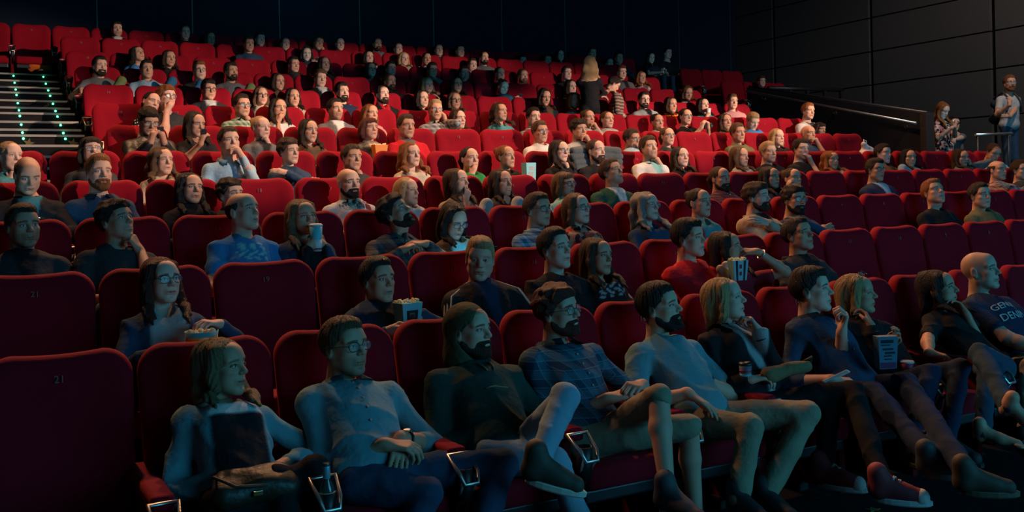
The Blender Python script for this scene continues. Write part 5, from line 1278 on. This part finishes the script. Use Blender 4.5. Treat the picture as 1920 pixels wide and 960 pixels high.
# ------------------------------------------------------------------ things held, worn and set down
def thing(name, loc, label, cat, group=None, rz=0, rx=0, ry=0):
    o = empty(name, loc, label, cat, group); o.rotation_euler = (rx, ry, rz); return o
def phone(loc, rot, label, lit=True, s=1.0):
    o = thing('phone', loc, label, 'phone'); o.rotation_euler = rot
    bm = bmesh.new(); box(bm, (-.036 * s, -.004, -.072 * s), (.036 * s, .004, .072 * s), .004); bm_obj('case', bm, PHONEM, o)
    if lit:
        bm = bmesh.new(); box(bm, (-.032 * s, .0042, -.064 * s), (.032 * s, .0052, .064 * s)); bm_obj('screen', bm, SCREENM, o)
    return o
def phone_glow(loc, aim, e=.35, col=(.20, .65, 1)):
    l = bpy.data.lights.new('phone_glow', 'AREA'); l.energy = e; l.color = col; l.size = .10
    o = bpy.data.objects.new('phone_glow', l); COL.objects.link(o); o.location = loc; o.rotation_euler = (Vector(aim) - Vector(loc)).to_track_quat('-Z', 'Y').to_euler()
def held_phone(rec, label, e=.35, lit=True, up=.06):
    A = rec['A']; p = (A[-1]['W'] + A[1]['W']) / 2 if rec['pose'] in ('ph', 'pl') else A[-1]['W']
    d = A[-1]['d']; loc = Vector(p + d * .09 * rec['sc']) + Vector(rec['f'] * .0)
    to = (Vector(rec['H']) - loc).normalized()
    q = to.to_track_quat('Y', 'Z').to_euler()
    phone(loc, q, label, lit, .8)
    if e: phone_glow(loc + to * .03, rec['H'] + np.array((0, 0, -.02)), e)
held_phone(REC[('F', 278)], 'smartphone held by the person in the leather jacket', .0)
held_phone(REC[('F', 366)], 'small phone in the raised hand of the person in black t-shirt', .0)
held_phone(REC[('D', 52)], 'glowing phone held low by the person in black zip jacket', 1.0)
held_phone(REC[('C', 851)], 'glowing phone under the face of the person in brown cardigan', 1.0)
held_phone(REC[('G', 1411)], 'glowing phone before the person in blue t-shirt by the parapet', .8)
held_phone(REC[('I', 943)], 'glowing phone in the lap of the person in grey hooded top', .8)
held_phone(REC[('K', 575)], 'bright phone lighting a face blue in the eleventh row', 1.3)
held_phone(REC[('L', 1220)], 'glowing phone in the back row at the dark right end', .4)
lw = lady['A'][-1]['W'] + lady['A'][-1]['d'] * .10
phone(Vector(lw) + Vector((.02, -.02, .03)), (math.radians(60), 0, .4), 'black phone held by the standing person in floral dress', False)
phone_glow(Vector(lw) + Vector((.0, .0, .06)), lady['H'], .5)
pp = at(1568, 706, 3.62); phone(Vector(pp), (math.radians(60), .3, .5), 'pale phone lying on the lap beside the dark blue shirt', False).children[0].data.materials[0] = PAPER

def cup(name, loc, r0, r1, h, m, label, cat='cup', bands=(), lid=None, tilt=(0, 0, 0), fill=None):
    o = thing(name, loc, label, cat); o.rotation_euler = tilt
    bm = bmesh.new(); lathe(bm, [(r0 * .9, 0), (r0, .001), (r1, h), (r1 - .003, h), (r1 - .006, h - .012), (r0 - .004, .006)], 20); bm_obj('cup_body', bm, m, o, True)
    for (t0, t1, mm) in bands:
        ra, rb = r0 + (r1 - r0) * t0 + .0008, r0 + (r1 - r0) * t1 + .0008
        bm = bmesh.new(); lathe(bm, [(ra - .002, h * t0), (ra, h * t0), (rb, h * t1), (rb - .002, h * t1)], 20); bm_obj('printed_band', bm, mm, o, True)
    if lid: bm = bmesh.new(); lathe(bm, [(r1 + .002, h - .006), (r1 + .003, h + .002), (r1 * .8, h + .010), (.004, h + .011)], 20); bm_obj('lid', bm, lid, o, True)
    if fill:
        bm = bmesh.new(); rr = random.Random(3)
        for i in range(40):
            a, q = rr.uniform(0, 6.3), math.sqrt(rr.random()) * (r1 - .014); c = Vector((q * math.cos(a), q * math.sin(a), h - .008 + rr.uniform(0, .018)))
            m4 = Matrix.Translation(c) @ Matrix.Rotation(rr.uniform(0, 6), 4, 'X') @ Matrix.Diagonal((.011, .009, .008, 1)); bmesh.ops.create_icosphere(bm, subdivisions=1, radius=1, matrix=m4)
        f = bm_obj('popcorn', bm, POPCORN, o); f['kind'] = 'stuff'
    return o
WHITEP = mat('cup_white', (.66, .66, .64), .55)
rc_ = REC[('C', 566)]; pos = rc_['hd'](0, .165, -.165)
cup('paper_cup', Vector(pos) + Vector((0, 0, -.06)), .034, .043, .17, mat('cup_teal', (.12, .50, .54), .55), 'tall teal paper cup held up by the person in dark blouse', bands=[(.0, .45, WHITEP), (.06, .13, REDP)], lid=WHITEP)
rh_ = REC[('H', 1318)]; cup('paper_cup', Vector(rh_['hd'](0, .14, -.13)) + Vector((0, 0, -.05)), .03, .038, .11, WHITEP, 'white paper cup at the lips of the person in teal top', lid=WHITEP)
rb_ = REC[('B', 303)]; pb = at(378, 628, YK['B'] - .62)
cup('popcorn_tub', Vector(pb) + Vector((0, 0, -.10)), .062, .080, .12, mat('tub_teal', (.10, .30, .34), .6), 'white rimmed popcorn tub held on the lap by the person in cardigan', 'tub', bands=[(.2, .5, PAPER), (.62, .8, ORANGEP)], fill=1)
pc = at(1420, 712, 3.80)
cup('popcorn_tub', Vector(pc) + Vector((0, 0, -.085)), .050, .066, .13, REDP, 'red and white popcorn tub between the teal t-shirt and the black blazer', 'tub', bands=[(.86, 1.0, PAPER)], fill=1)
for t in (0, 1, 2, 3):
    pass
pc = at(1398, 700, 3.74); cup('paper_cup', Vector(pc) + Vector((0, 0, -.05)), .026, .034, .10, mat('cup_dark', (.10, .12, .14), .5), 'dark patterned cup beside the red and white popcorn tub', bands=[(.3, .5, TEALP), (.6, .7, REDP)], lid=BLACK)
pc = at(1701, 690, 3.62); cup('paper_cup', Vector(pc) + Vector((0, 0, -.045)), .028, .038, .085, REDP, 'small red paper cup beside the printed popcorn box', bands=[(.88, 1.0, WHITEP)])
# cardboard boxes
def carton(loc, w_, d_, h_, m, label, rz=0, rx=0, name='snack_box', cat='box', decals=(), taper=.8, fill=False):
    o = thing(name, loc, label, cat, rz=rz, rx=rx)
    bm = bmesh.new(); box(bm, (-w_ / 2, -d_ / 2, 0), (w_ / 2, d_ / 2, h_))
    for v in bm.verts:
        if v.co.z < h_ * .5: v.co.x *= taper; v.co.y *= taper
    bm_obj('box_body', bm, m, o)
    for (x0, x1, z0, z1, mm) in decals:
        bm = bmesh.new(); k = lambda z: taper + (1 - taper) * z
        vs = [bm.verts.new((x * w_ / 2 * k(z), -d_ / 2 * k(z) - .0012, z * h_)) for x, z in ((x0, z0), (x1, z0), (x1, z1), (x0, z1))]; bm.faces.new(vs); bmesh.ops.solidify(bm, geom=bm.faces[:], thickness=.001); bm_obj('printed_mark', bm, mm, o)
    if fill:
        bm = bmesh.new(); rr = random.Random(5)
        for i in range(40):
            c = Vector((rr.uniform(-.42, .42) * w_, rr.uniform(-.42, .42) * d_, h_ + rr.uniform(-.005, .015)))
            bmesh.ops.create_icosphere(bm, subdivisions=1, radius=1, matrix=Matrix.Translation(c) @ Matrix.Diagonal((.011, .009, .008, 1)))
        f = bm_obj('popcorn', bm, POPCORN, o); f['kind'] = 'stuff'
    return o
pb = at(1661, 690, 3.55)
BOXB = mat('box_blue_print', (.05, .13, .20), .6); INK = mat('ink_dark', (.012, .016, .03), .6); PINK = mat('print_magenta', (.35, .04, .16), .6)
carton(Vector(pb), .115, .06, .175, BOXB, 'dark blue printed popcorn box held by the person in black cardigan', rz=-.35, decals=[(-.9, .9, .02, .20, PINK), (-.75, .55, .80, .90, INK), (-.75, .2, .72, .76, INK), (-.6, .55, .58, .64, INK), (-.35, .75, .46, .53, INK), (-.5, .4, .38, .42, INK), (-.4, .4, .28, .32, INK)], taper=.85)
p7 = REC[('B', 708)]; pb = at(765, 612, YK['B'] - .60); carton(Vector(pb), .13, .10, .13, TEALP, 'teal snack box in the hand of the person in navy hooded jacket', rz=.2, decals=[(-.6, .6, .3, .7, INK), (-.3, .3, .4, .6, POPCORN)], fill=True)
pb = at(712, 297, YK['F'] - .52); carton(Vector(pb), .15, .10, .14, ORANGEP, 'orange popcorn box before the person in dark leather jacket', rz=.1, fill=True, taper=.75)
pb = at(992, 340, YK['E'] - .50); carton(Vector(pb), .13, .08, .19, mat('bag_teal', (.20, .55, .62), .5), 'teal and white paper bag beside the person in dark top', rz=.2, name='paper_bag', cat='bag', decals=[(-.6, .5, .2, .5, PAPER), (-.4, .7, .6, .8, PAPER)], taper=.92)
pb = at(1384, 525, YK['B'] - .62); carton(Vector(pb), .11, .08, .13, mat('box_aqua', (.16, .42, .46), .6), 'aqua popcorn box with red dots before the red t-shirt', rz=-.2, decals=[(-.7, -.4, .0, 1, INK), (.4, .7, .0, 1, INK), (-.2, .15, .25, .45, REDP), (-.2, .15, .6, .8, REDP)], fill=True)
# bottle in the cup holder
bx_ = X0['A'] + SW
o = thing('beer_bottle', (bx_, YA - .762, FZ['A'] + .485), 'bottle with tan label standing in the cup holder by the teal shirt', 'bottle')
bm = bmesh.new(); lathe(bm, [(.027, 0), (.031, .004), (.031, .12), (.027, .145), (.014, .175), (.0125, .225), (.014, .227), (.014, .237), (.010, .238)], 18); bm_obj('bottle_body', bm, GLASSB, o, True)
bm = bmesh.new(); lathe(bm, [(.0315, .085), (.0318, .086), (.0318, .128), (.0300, .130)], 18); bm_obj('bottle_label', bm, LABELB, o, True)
bm = bmesh.new(); lathe(bm, [(.0133, .178), (.0142, .180), (.0136, .228), (.0130, .230)], 18); bm_obj('neck_foil', bm, mat('foil_cyan', (.25, .55, .65), .35, metal=.5), o, True)
# handbag on the lap of the first person
hb = at(478, 905, 3.58)
o = thing('handbag', Vector(hb), 'dark leather handbag on the lap of the person in teal grey cardigan', 'bag')
V = Vol((-.20, -.12, -.10), (.20, .12, .12), .012); V.rc((-.11, 0, -.03), (.12, 0, -.03), .05, .05); V.rc((-.10, .06, .0), (.11, .06, .0), .045, .045, .05); X, Y, Z = V.grid(); V.d -= .006 * noise3(X, Y, Z, 34); v, q = V.mesh()
np_obj('bag_body', v, q, LEATHER, o, np.tile(np.array((.030, .022, .012), np.float32), (len(v), 1)))
bm = bmesh.new(); tube(bm, [(-.13, .05, .03), (-.15, .0, .045), (-.08, -.045, .01), (.03, -.055, .0)], .006, 6); bm_obj('strap', bm, mat('strap_leather', (.06, .035, .018), .6), o)
bm = bmesh.new(); box(bm, (-.02, -.058, -.035), (.015, -.048, -.015), .003); bm_obj('clasp', bm, mat('brass', (.45, .30, .12), .35, metal=1), o)
tb = at(1478, 692, 3.66)
o = thing('tan_bag', Vector(tb), 'tan cloth bag lying across the lap beside the dark blue shirt', 'bag')
V = Vol((-.2, -.15, -.1), (.2, .15, .1), .012); V.rc((-.12, .02, -.02), (.10, -.03, .01), .045, .030); X, Y, Z = V.grid(); V.d -= .006 * noise3(X, Y, Z, 34); v, q = V.mesh()
np_obj('bag_body', v, q, CLOTH, o, np.tile(np.array((.20, .14, .07), np.float32), (len(v), 1)))
bm = bmesh.new(); tube(bm, [(.08, -.02, .03), (.12, -.05, .06), (.14, -.02, .02), (.12, .02, -.02)], .006, 6); bm_obj('strap', bm, mat('strap_leather'), o)
# white plastic bag at the row end, orange jacket on the stairs, puffy jacket on a seat back
def blob(name, part, loc, prims, h, m, tint, label, cat, amp=.01, fr=24):
    o = thing(name, loc, label, cat); P_ = np.array([p for a in prims for p in a[:2]]); V = Vol(P_.min(0) - .25, P_.max(0) + .25, h)
    for a in prims: V.rc(a[0], a[1], a[2], a[3], .04)
    X, Y, Z = V.grid(); V.d -= amp * noise3(X, Y, Z, fr); v, q = V.mesh(); np_obj(part, v, q, m, o, np.tile(np.array(tint, np.float32), (len(v), 1))); return o
wb_ = at(1622, 278, 9.35)
o = blob('plastic_bag', 'bag_body', Vector(wb_), [((0, 0, -.10), (.10, 0, -.10), .10, .09), ((.0, 0, 0), (-.03, 0, .06), .05, .03), ((.1, 0, -.03), (.16, 0, -.05), .05, .03)], .02, CLOTH, (.62, .58, .54), 'white plastic bag behind the fifth row near the parapet', 'bag', .016, 30)
bm = bmesh.new(); tube(bm, [(-.02, 0, .06), (-.01, .01, .12), (.03, 0, .10), (.03, 0, .03)], .008, 6); bm_obj('handle', bm, PAPER, o)
jo = atx(90, 133, .80); jz = Vector((.62, STEPS[0][0] + .22, STEPS[0][1] + .10))
o = blob('folded_jacket', 'jacket_body', jz, [((-.10, 0, .04), (.12, 0, .02), .085, .075), ((.08, -.05, -.02), (.16, -.06, -.05), .05, .04)], .02, CLOTH, (.55, .13, .02), 'orange jacket lying at the top of the aisle stairs', 'jacket', .014, 26)
v, q = Vol((-.1, -.1, -.1), (.1, .1, .1), .03).mesh() if False else (None, None)
bm = bmesh.new(); tube(bm, [(-.02, -.10, -.03), (.06, -.13, -.045), (.13, -.12, -.06)], [.03, .035, .028], 8); bm_obj('grey_sleeve', bm, mat('sleeve_grey', (.22, .18, .17), .9), o)
pj = at(1108, 288, YK['E'] - .10)
o = thing('puffy_jacket', Vector(pj), 'grey quilted puffy jacket draped over the seat behind the person in black t-shirt', 'jacket')
for i in range(5):
    V = Vol((-.42, -.16, -.10), (.42, .14, .10), .020); z = 0
    for s in (-1, 1): V.rc((s * .02, 0, 0), (s * (.31 - .015 * abs(i - 1)), -.045, -.015), .056, .046, .02)
    v, q = V.mesh(); b_ = np_obj('quilted_band', v, q, CLOTH, o, np.tile(np.array((.085, .095, .10), np.float32), (len(v), 1))); b_.location = (0.02, -.02 - .012 * i, .04 - i * .062)
# camera
rg = REC[('G', 1285)]; pc = at(1322, 237, YK['G'] - .52)
for s_ in (0,):
    o = thing('camera', Vector(pc) + Vector((0, 0, .01)), 'black camera held up by the person in black t-shirt', 'camera', rz=.5)
    bm = bmesh.new(); box(bm, (-.07, -.03, -.045), (.07, .03, .045), .012); box(bm, (-.025, -.02, .04), (.025, .03, .07), .008); bm_obj('camera_body', bm, BLACK, o)
    bm = bmesh.new(); lathe(bm, [(.036, 0), (.038, .01), (.038, .07), (.034, .075), (.028, .06)], 16); ob = bm_obj('lens_barrel', bm, BLACK, o, True); ob.rotation_euler = (math.pi / 2, 0, 0); ob.location = (0, -.03, 0)
# worn extras (parts of their wearers)
def wrist_band(rec, sd, m, name='wristband', watch=False):
    a = rec['A'][sd]; p = a['W'] + (a['E'] - a['W']) * .14 - rec['B']; d = nrm(a['W'] - a['E']); t = Vector(d); n = t.orthogonal().normalized(); b = t.cross(n)
    R = .034 * rec['sc']; bm = bmesh.new(); tube(bm, [Vector(p) + (n * math.cos(x) + b * math.sin(x)) * R for x in [2 * math.pi * i / 14 for i in range(14)]], .006, 6, closed=True)
    o = bm_obj(name, bm, m, rec['o'])
    if watch:
        bm = bmesh.new(); c = Vector(p) + Vector((0, -.3, .9)).normalized() * (R + .003); lathe(bm, [(.015, 0), (.016, .006), (.014, .008)], 12, tuple(c)); bm_obj('watch_face', bm, CHROME, o)
wrist_band(a2, 1, BLACK, 'wristwatch', True); wrist_band(a3, 1, CHROME, 'wristwatch', True); wrist_band(a5, 1, BLACK); wrist_band(a6, 1, BLACK, 'wristwatch', True); wrist_band(a8, -1, BLACK)
wrist_band(REC[('B', 1362)], 1, CHROME, 'bracelet')
g = link_mesh('sunglasses', glasses_mesh(True, 'k'), a8['o']); g.matrix_local = Matrix.Translation(Vector(a8['H'] - a8['B'])) @ Matrix(a8['Rh'].tolist()).to_4x4() @ Matrix.Translation((0, .002, .046)) @ Matrix.Rotation(-.9, 4, 'X') @ Matrix.Diagonal((1.08, 1.0, 1.0, 1))
hp = REC[('E', 1216)]; bm = bmesh.new(); b0 = hp['N'] - hp['B']; tube(bm, [Vector(b0) + Vector((.085 * math.cos(a), -.02 - .085 * math.sin(a), .01 - .02 * math.sin(a))) for a in [math.pi * (1.15 + 1.0 * 0) - math.pi * 1.3 * i / 12 for i in range(13)]], .012, 6)
for s_ in (-1, 1): lathe(bm, [(.036, -.02), (.040, 0), (.036, .02)], 12, (b0[0] + s_ * .055, b0[1] - .105, b0[2] - .02))
bm_obj('headphones', bm, BLACK, hp['o'])
# stripes on the sleeve of the black jacket, backpack straps
def sleeve_stripe(rec, sd, m, offs):
    a = rec['A'][sd]; B = rec['B']; out = nrm(rec['r'] * sd * .75 + rec['f'] * .45 + np.array((0, 0, .35)))
    for k in offs:
        pts = []
        for t in np.linspace(0, 1, 8):
            p = a['S'] + (a['E'] - a['S']) * t; ax = nrm(a['E'] - a['S']); o_ = nrm(out - ax * float(out @ ax)); s2 = np.cross(ax, o_); rr = .079 - .010 * t
            pts.append(Vector(p + (o_ * math.cos(k) + s2 * math.sin(k)) * rr - B))
        n_ = rec['N'] - B; pts = [Vector(n_ + rec['r'] * sd * .075 + rec['f'] * .03 + np.array((0, 0, .018)))] + pts
        bm = bmesh.new(); tube(bm, pts, .0055, 6); bm_obj('sleeve_stripe', bm, m, rec['o'])
for sd in (-1, 1): sleeve_stripe(REC[('B', 900)], sd, mat('stripe_cream', (.45, .36, .28), .8), (-.3, 0, .3))
def strap(rec, sd, m):
    n_ = rec['N'] - rec['B']; r, f, u = rec['r'], rec['f'], rec['u']
    pts = [n_ + r * sd * .10 - f * .10 - u * .02, n_ + r * sd * .105 + u * .028, n_ + r * sd * .115 + f * .085 - u * .06, n_ + r * sd * .125 + f * .135 - u * .16, n_ + r * sd * .16 + f * .09 - u * .30]
    bm = bmesh.new(); tube(bm, [Vector(p) for p in pts], .017, 6); bm_obj('backpack_strap', bm, m, rec['o'])
for sd in (-1, 1): strap(man, sd, mat('strap_black', (.015, .03, .03), .8))
n_ = man['N']; o_ = blob('backpack', 'pack_body', Vector(n_ + np.array((0, .22, -.25))), [((-.03, 0, -.14), (.08, 0, -.14), .09, .09), ((-.01, 0, .10), (.07, 0, .10), .075, .075)], .022, CLOTH, (.012, .03, .03), 'dark backpack carried by the standing person in grey t-shirt', 'backpack', .004)
bm = bmesh.new(); tube(bm, [(-.04, .02, .19), (0, .03, .23), (.04, .02, .19)], .01, 6); bm_obj('grab_handle', bm, BLACK, o_)
# lanyard of the eighth row, scrap of print on shirts
ln = REC[('H', 716)]; n_ = ln['N'] - ln['B']; bm = bmesh.new()
tube(bm, [Vector(n_ + ln['r'] * s_ + ln['f'] * t + ln['u'] * z) for s_, t, z in ((-.07, .02, .04), (-.055, .10, -.05), (-.01, .145, -.20), (.01, .145, -.20), (.055, .10, -.05), (.07, .02, .04))], .010, 6); bm_obj('lanyard', bm, mat('lanyard_red', (.75, .06, .02), .6), ln['o'])
def chest_text(rec, body, size, m, du, dr_=0.0, push=.128, tilt=0, roll=0):
    c = bpy.data.curves.new('chest_print', 'FONT'); c.body = body; c.size = size; c.align_x = 'CENTER'; c.extrude = .001; c.resolution_u = 2; c.space_line = .85
    t = bpy.data.objects.new('t', c); COL.objects.link(t); bpy.context.view_layer.update()
    me = bpy.data.meshes.new_from_object(t.evaluated_get(bpy.context.evaluated_depsgraph_get())); bpy.data.objects.remove(t)
    n = len(me.vertices); co = np.zeros(n * 3, np.float32); me.vertices.foreach_get('co', co); co = co.reshape(-1, 3)
    a = math.radians(roll); X = co[:, 0] * math.cos(a) - co[:, 1] * math.sin(a) + dr_; Z = co[:, 0] * math.sin(a) + co[:, 1] * math.cos(a)
    pos = rec['surf'](X, rec['L'] * du + Z, .006) + rec['f'] * co[:, 2:3] - rec['B']
    me.vertices.foreach_set('co', pos.astype(np.float32).ravel()); me.materials.clear(); me.materials.append(m); me.update()
    o = bpy.data.objects.new('chest_print', me); COL.objects.link(o); o.parent = rec['o']; return o
PRW = mat('print_pale', (.42, .50, .52), .8); PRR = mat('print_red', (.45, .03, .05), .8); PRD = mat('print_dark', (.02, .05, .09), .8)
chest_text(a10, 'GENUINE', .062, PRW, .62, 0, .135, roll=0); chest_text(a10, 'DENIM', .070, PRW, .46, -.01, .145); chest_text(a10, '* - *', .05, PRR, .75, .03, .130); chest_text(a10, '-- --', .05, PRR, .38, .03, .150)
dp = REC[('D', 653)]; chest_text(dp, 'NYC', .05, PRD, .70, -.075, .128); chest_text(dp, '-----', .04, PRR, .62, -.07, .130); chest_text(dp, 'USA', .045, PRR, .82, .10, .118)
def patch(rec, x0, x1, z0, z1, m, push=.126):
    bm = bmesh.new(); g_ = [[None] * 5 for _ in range(3)]; R = .175
    for i in range(5):
        for j in range(3):
            x = x0 + (x1 - x0) * i / 4; z = z0 + (z1 - z0) * j / 2
            g_[j][i] = bm.verts.new(rec['surf'](x, rec['L'] * z, .006)[0] - rec['B'])
    for j in range(2):
        for i in range(4): bm.faces.new((g_[j][i], g_[j][i + 1], g_[j + 1][i + 1], g_[j + 1][i]))
    bmesh.ops.solidify(bm, geom=bm.faces[:], thickness=.003); bm_obj('sewn_patch', bm, m, rec['o'])
patch(dp, .02, .085, .66, .78, mat('patch_blue', (.01, .10, .22), .7)); patch(dp, .10, .15, .66, .80, mat('patch_red', (.40, .03, .05), .7)); patch(dp, .03, .09, .52, .60, ORANGEP)
hn = REC[('H', 641)]; patch(hn, .035, .085, .78, .80, PRW, .120)
# laces, toe caps of the red and white trainers; drawstrings and pocket seam of the green hooded top
for o in [c for c in a6['o'].children if c.name.startswith('shoe')]:
    bm = bmesh.new()
    for k in range(5):
        y = -.035 - k * .022; z = .062 - k * .013; tube(bm, [(-.024, y, z - .010), (0, y - .006, z + .004), (.024, y, z - .010)], .0035, 5)
        tube(bm, [(-.024, y, z - .010), (0, y - .014, z + .002), (.024, y - .018, z - .018)], .003, 5)
    bm_obj('laces', bm, RUBBER, o)
    V = Vol((-.07, -.25, -.06), (.07, -.10, .06), .009); V.rc((0, -.135, -.022), (0, -.152, -.020), .040, .0405); X, Y, Z = V.grid(); V.d = np.maximum(np.maximum(V.d, -.045 - Z), Y + .135); v, q = V.mesh(); np_obj('toe_cap', v, q, RUBBER, o)
for s_ in (-1, 1):
    L_ = a3['L']; pts = [Vector(a3['surf'](s_ * (.035 - .004 * k), L_ * (.90 - .055 * k), .007)[0] - a3['B']) for k in range(5)]
    bm = bmesh.new(); tube(bm, pts, .0038, 6); bm_obj('drawstring', bm, mat('cord_tan', (.25, .20, .11), .8), a3['o'])
bm = bmesh.new(); tube(bm, [Vector(a3['surf'](x, a3['L'] * .50, .005)[0] - a3['B']) for x in np.linspace(-.06, .06, 6)], .003, 5); bm_obj('seam', bm, mat('cord_tan'), a3['o'])
# ------------------------------------------------------------------ labels
def ordinal(n): return ORD[n]
by = {}
for rec in PEOPLE:
    by.setdefault(rec['row'][0], []).append(rec)
SPECIAL = {id(man['o']), id(lady['o']), id(walker['o']), id(leaner['o']), id(sitter['o']), id(REC[('J', 1428)]['o']), id(REC[('G', 1515)]['o']), id(REC[('G', 1537)]['o'])}
for k, L in by.items():
    L = [r_ for r_ in L if id(r_['o']) not in SPECIAL]; L.sort(key=lambda r_: r_['px']); n = len(L)
    for i, r_ in enumerate(L):
        j = n - 1 - i
        pos_ = 'leftmost' if i == 0 else 'rightmost' if j == 0 else (ORD[i] + ' from left' if i <= j else ORD[j] + ' from right')
        words = r_['desc'].split()
        r_['short'] = ' '.join(words)
        tail = f"{pos_} in {ROWNAME[k]}" if k != 'A' else f"{pos_} in front row"
        room = 16 - len(tail.split()); r_['label'] = ' '.join(words[:room]) + ', ' + tail
        while r_['label'].split(',')[0].split()[-1] in ('a', 'with', 'in', 'the', 'of', 'and', 'by', 'over', 'from', 'one', 'at', 'on', 'beside'): 
            h_, t_ = r_['label'].split(', ', 1) if r_['label'].count(', ') == 1 else r_['label'].rsplit(', ', 1); r_['label'] = ' '.join(h_.split()[:-1]) + ', ' + t_
        r_['o']['label'] = r_['label']; r_['o']['group'] = 'audience seated in the ' + ROWNAME[k]; r_['pos'] = pos_
        best = min((s_ for s_ in SEATS if s_['row'] == k), key=lambda s_: abs(s_['x'] - r_['x']))
        if abs(best['x'] - r_['x']) < .4 and best['who'] is None: best['who'] = r_
for r_ in PEOPLE:
    if id(r_['o']) in SPECIAL: r_['o']['label'] = r_['desc']
for k in list(ROWS) + ['Jr', 'Kr']:
    L = sorted((s_ for s_ in SEATS if s_['row'] == k), key=lambda s_: s_['x']); n = len(L)
    rn = ROWNAME[k[0]] if len(k) == 1 else ('tenth row beyond the right aisle' if k == 'Jr' else 'eleventh row beyond the right aisle')
    for i, s_ in enumerate(L):
        o = s_['o']; o['category'] = 'seat'; o['group'] = 'red cinema seats of the ' + rn
        if s_['who'] is not None: 
            o['label'] = f"red velvet cinema seat under the person sitting {s_['who']['pos']} in the {rn}"
        else:
            lf = [t for t in L if t['x'] < s_['x'] and t['who']]; rt = [t for t in L if t['x'] > s_['x'] and t['who']]
            if len(k) > 1: o['label'] = f"empty red seat, {ORD[i]} from the left in the {rn}"
            elif lf:
                d_ = L.index(s_) - L.index(lf[-1]); o['label'] = f"empty red seat, {ORD[d_ - 1]} right of the person {lf[-1]['who']['pos']} in {rn}"
            else:
                d_ = L.index(rt[0]) - L.index(s_); o['label'] = f"empty red seat, {ORD[d_ - 1]} left of the person {rt[0]['who']['pos']} in {rn}"

bpy.data.scenes.remove(TMP)
print("TRIS", sum(len(m.loops) - 2 * len(m.polygons) for m in bpy.data.meshes if m.users), len(bpy.data.objects))
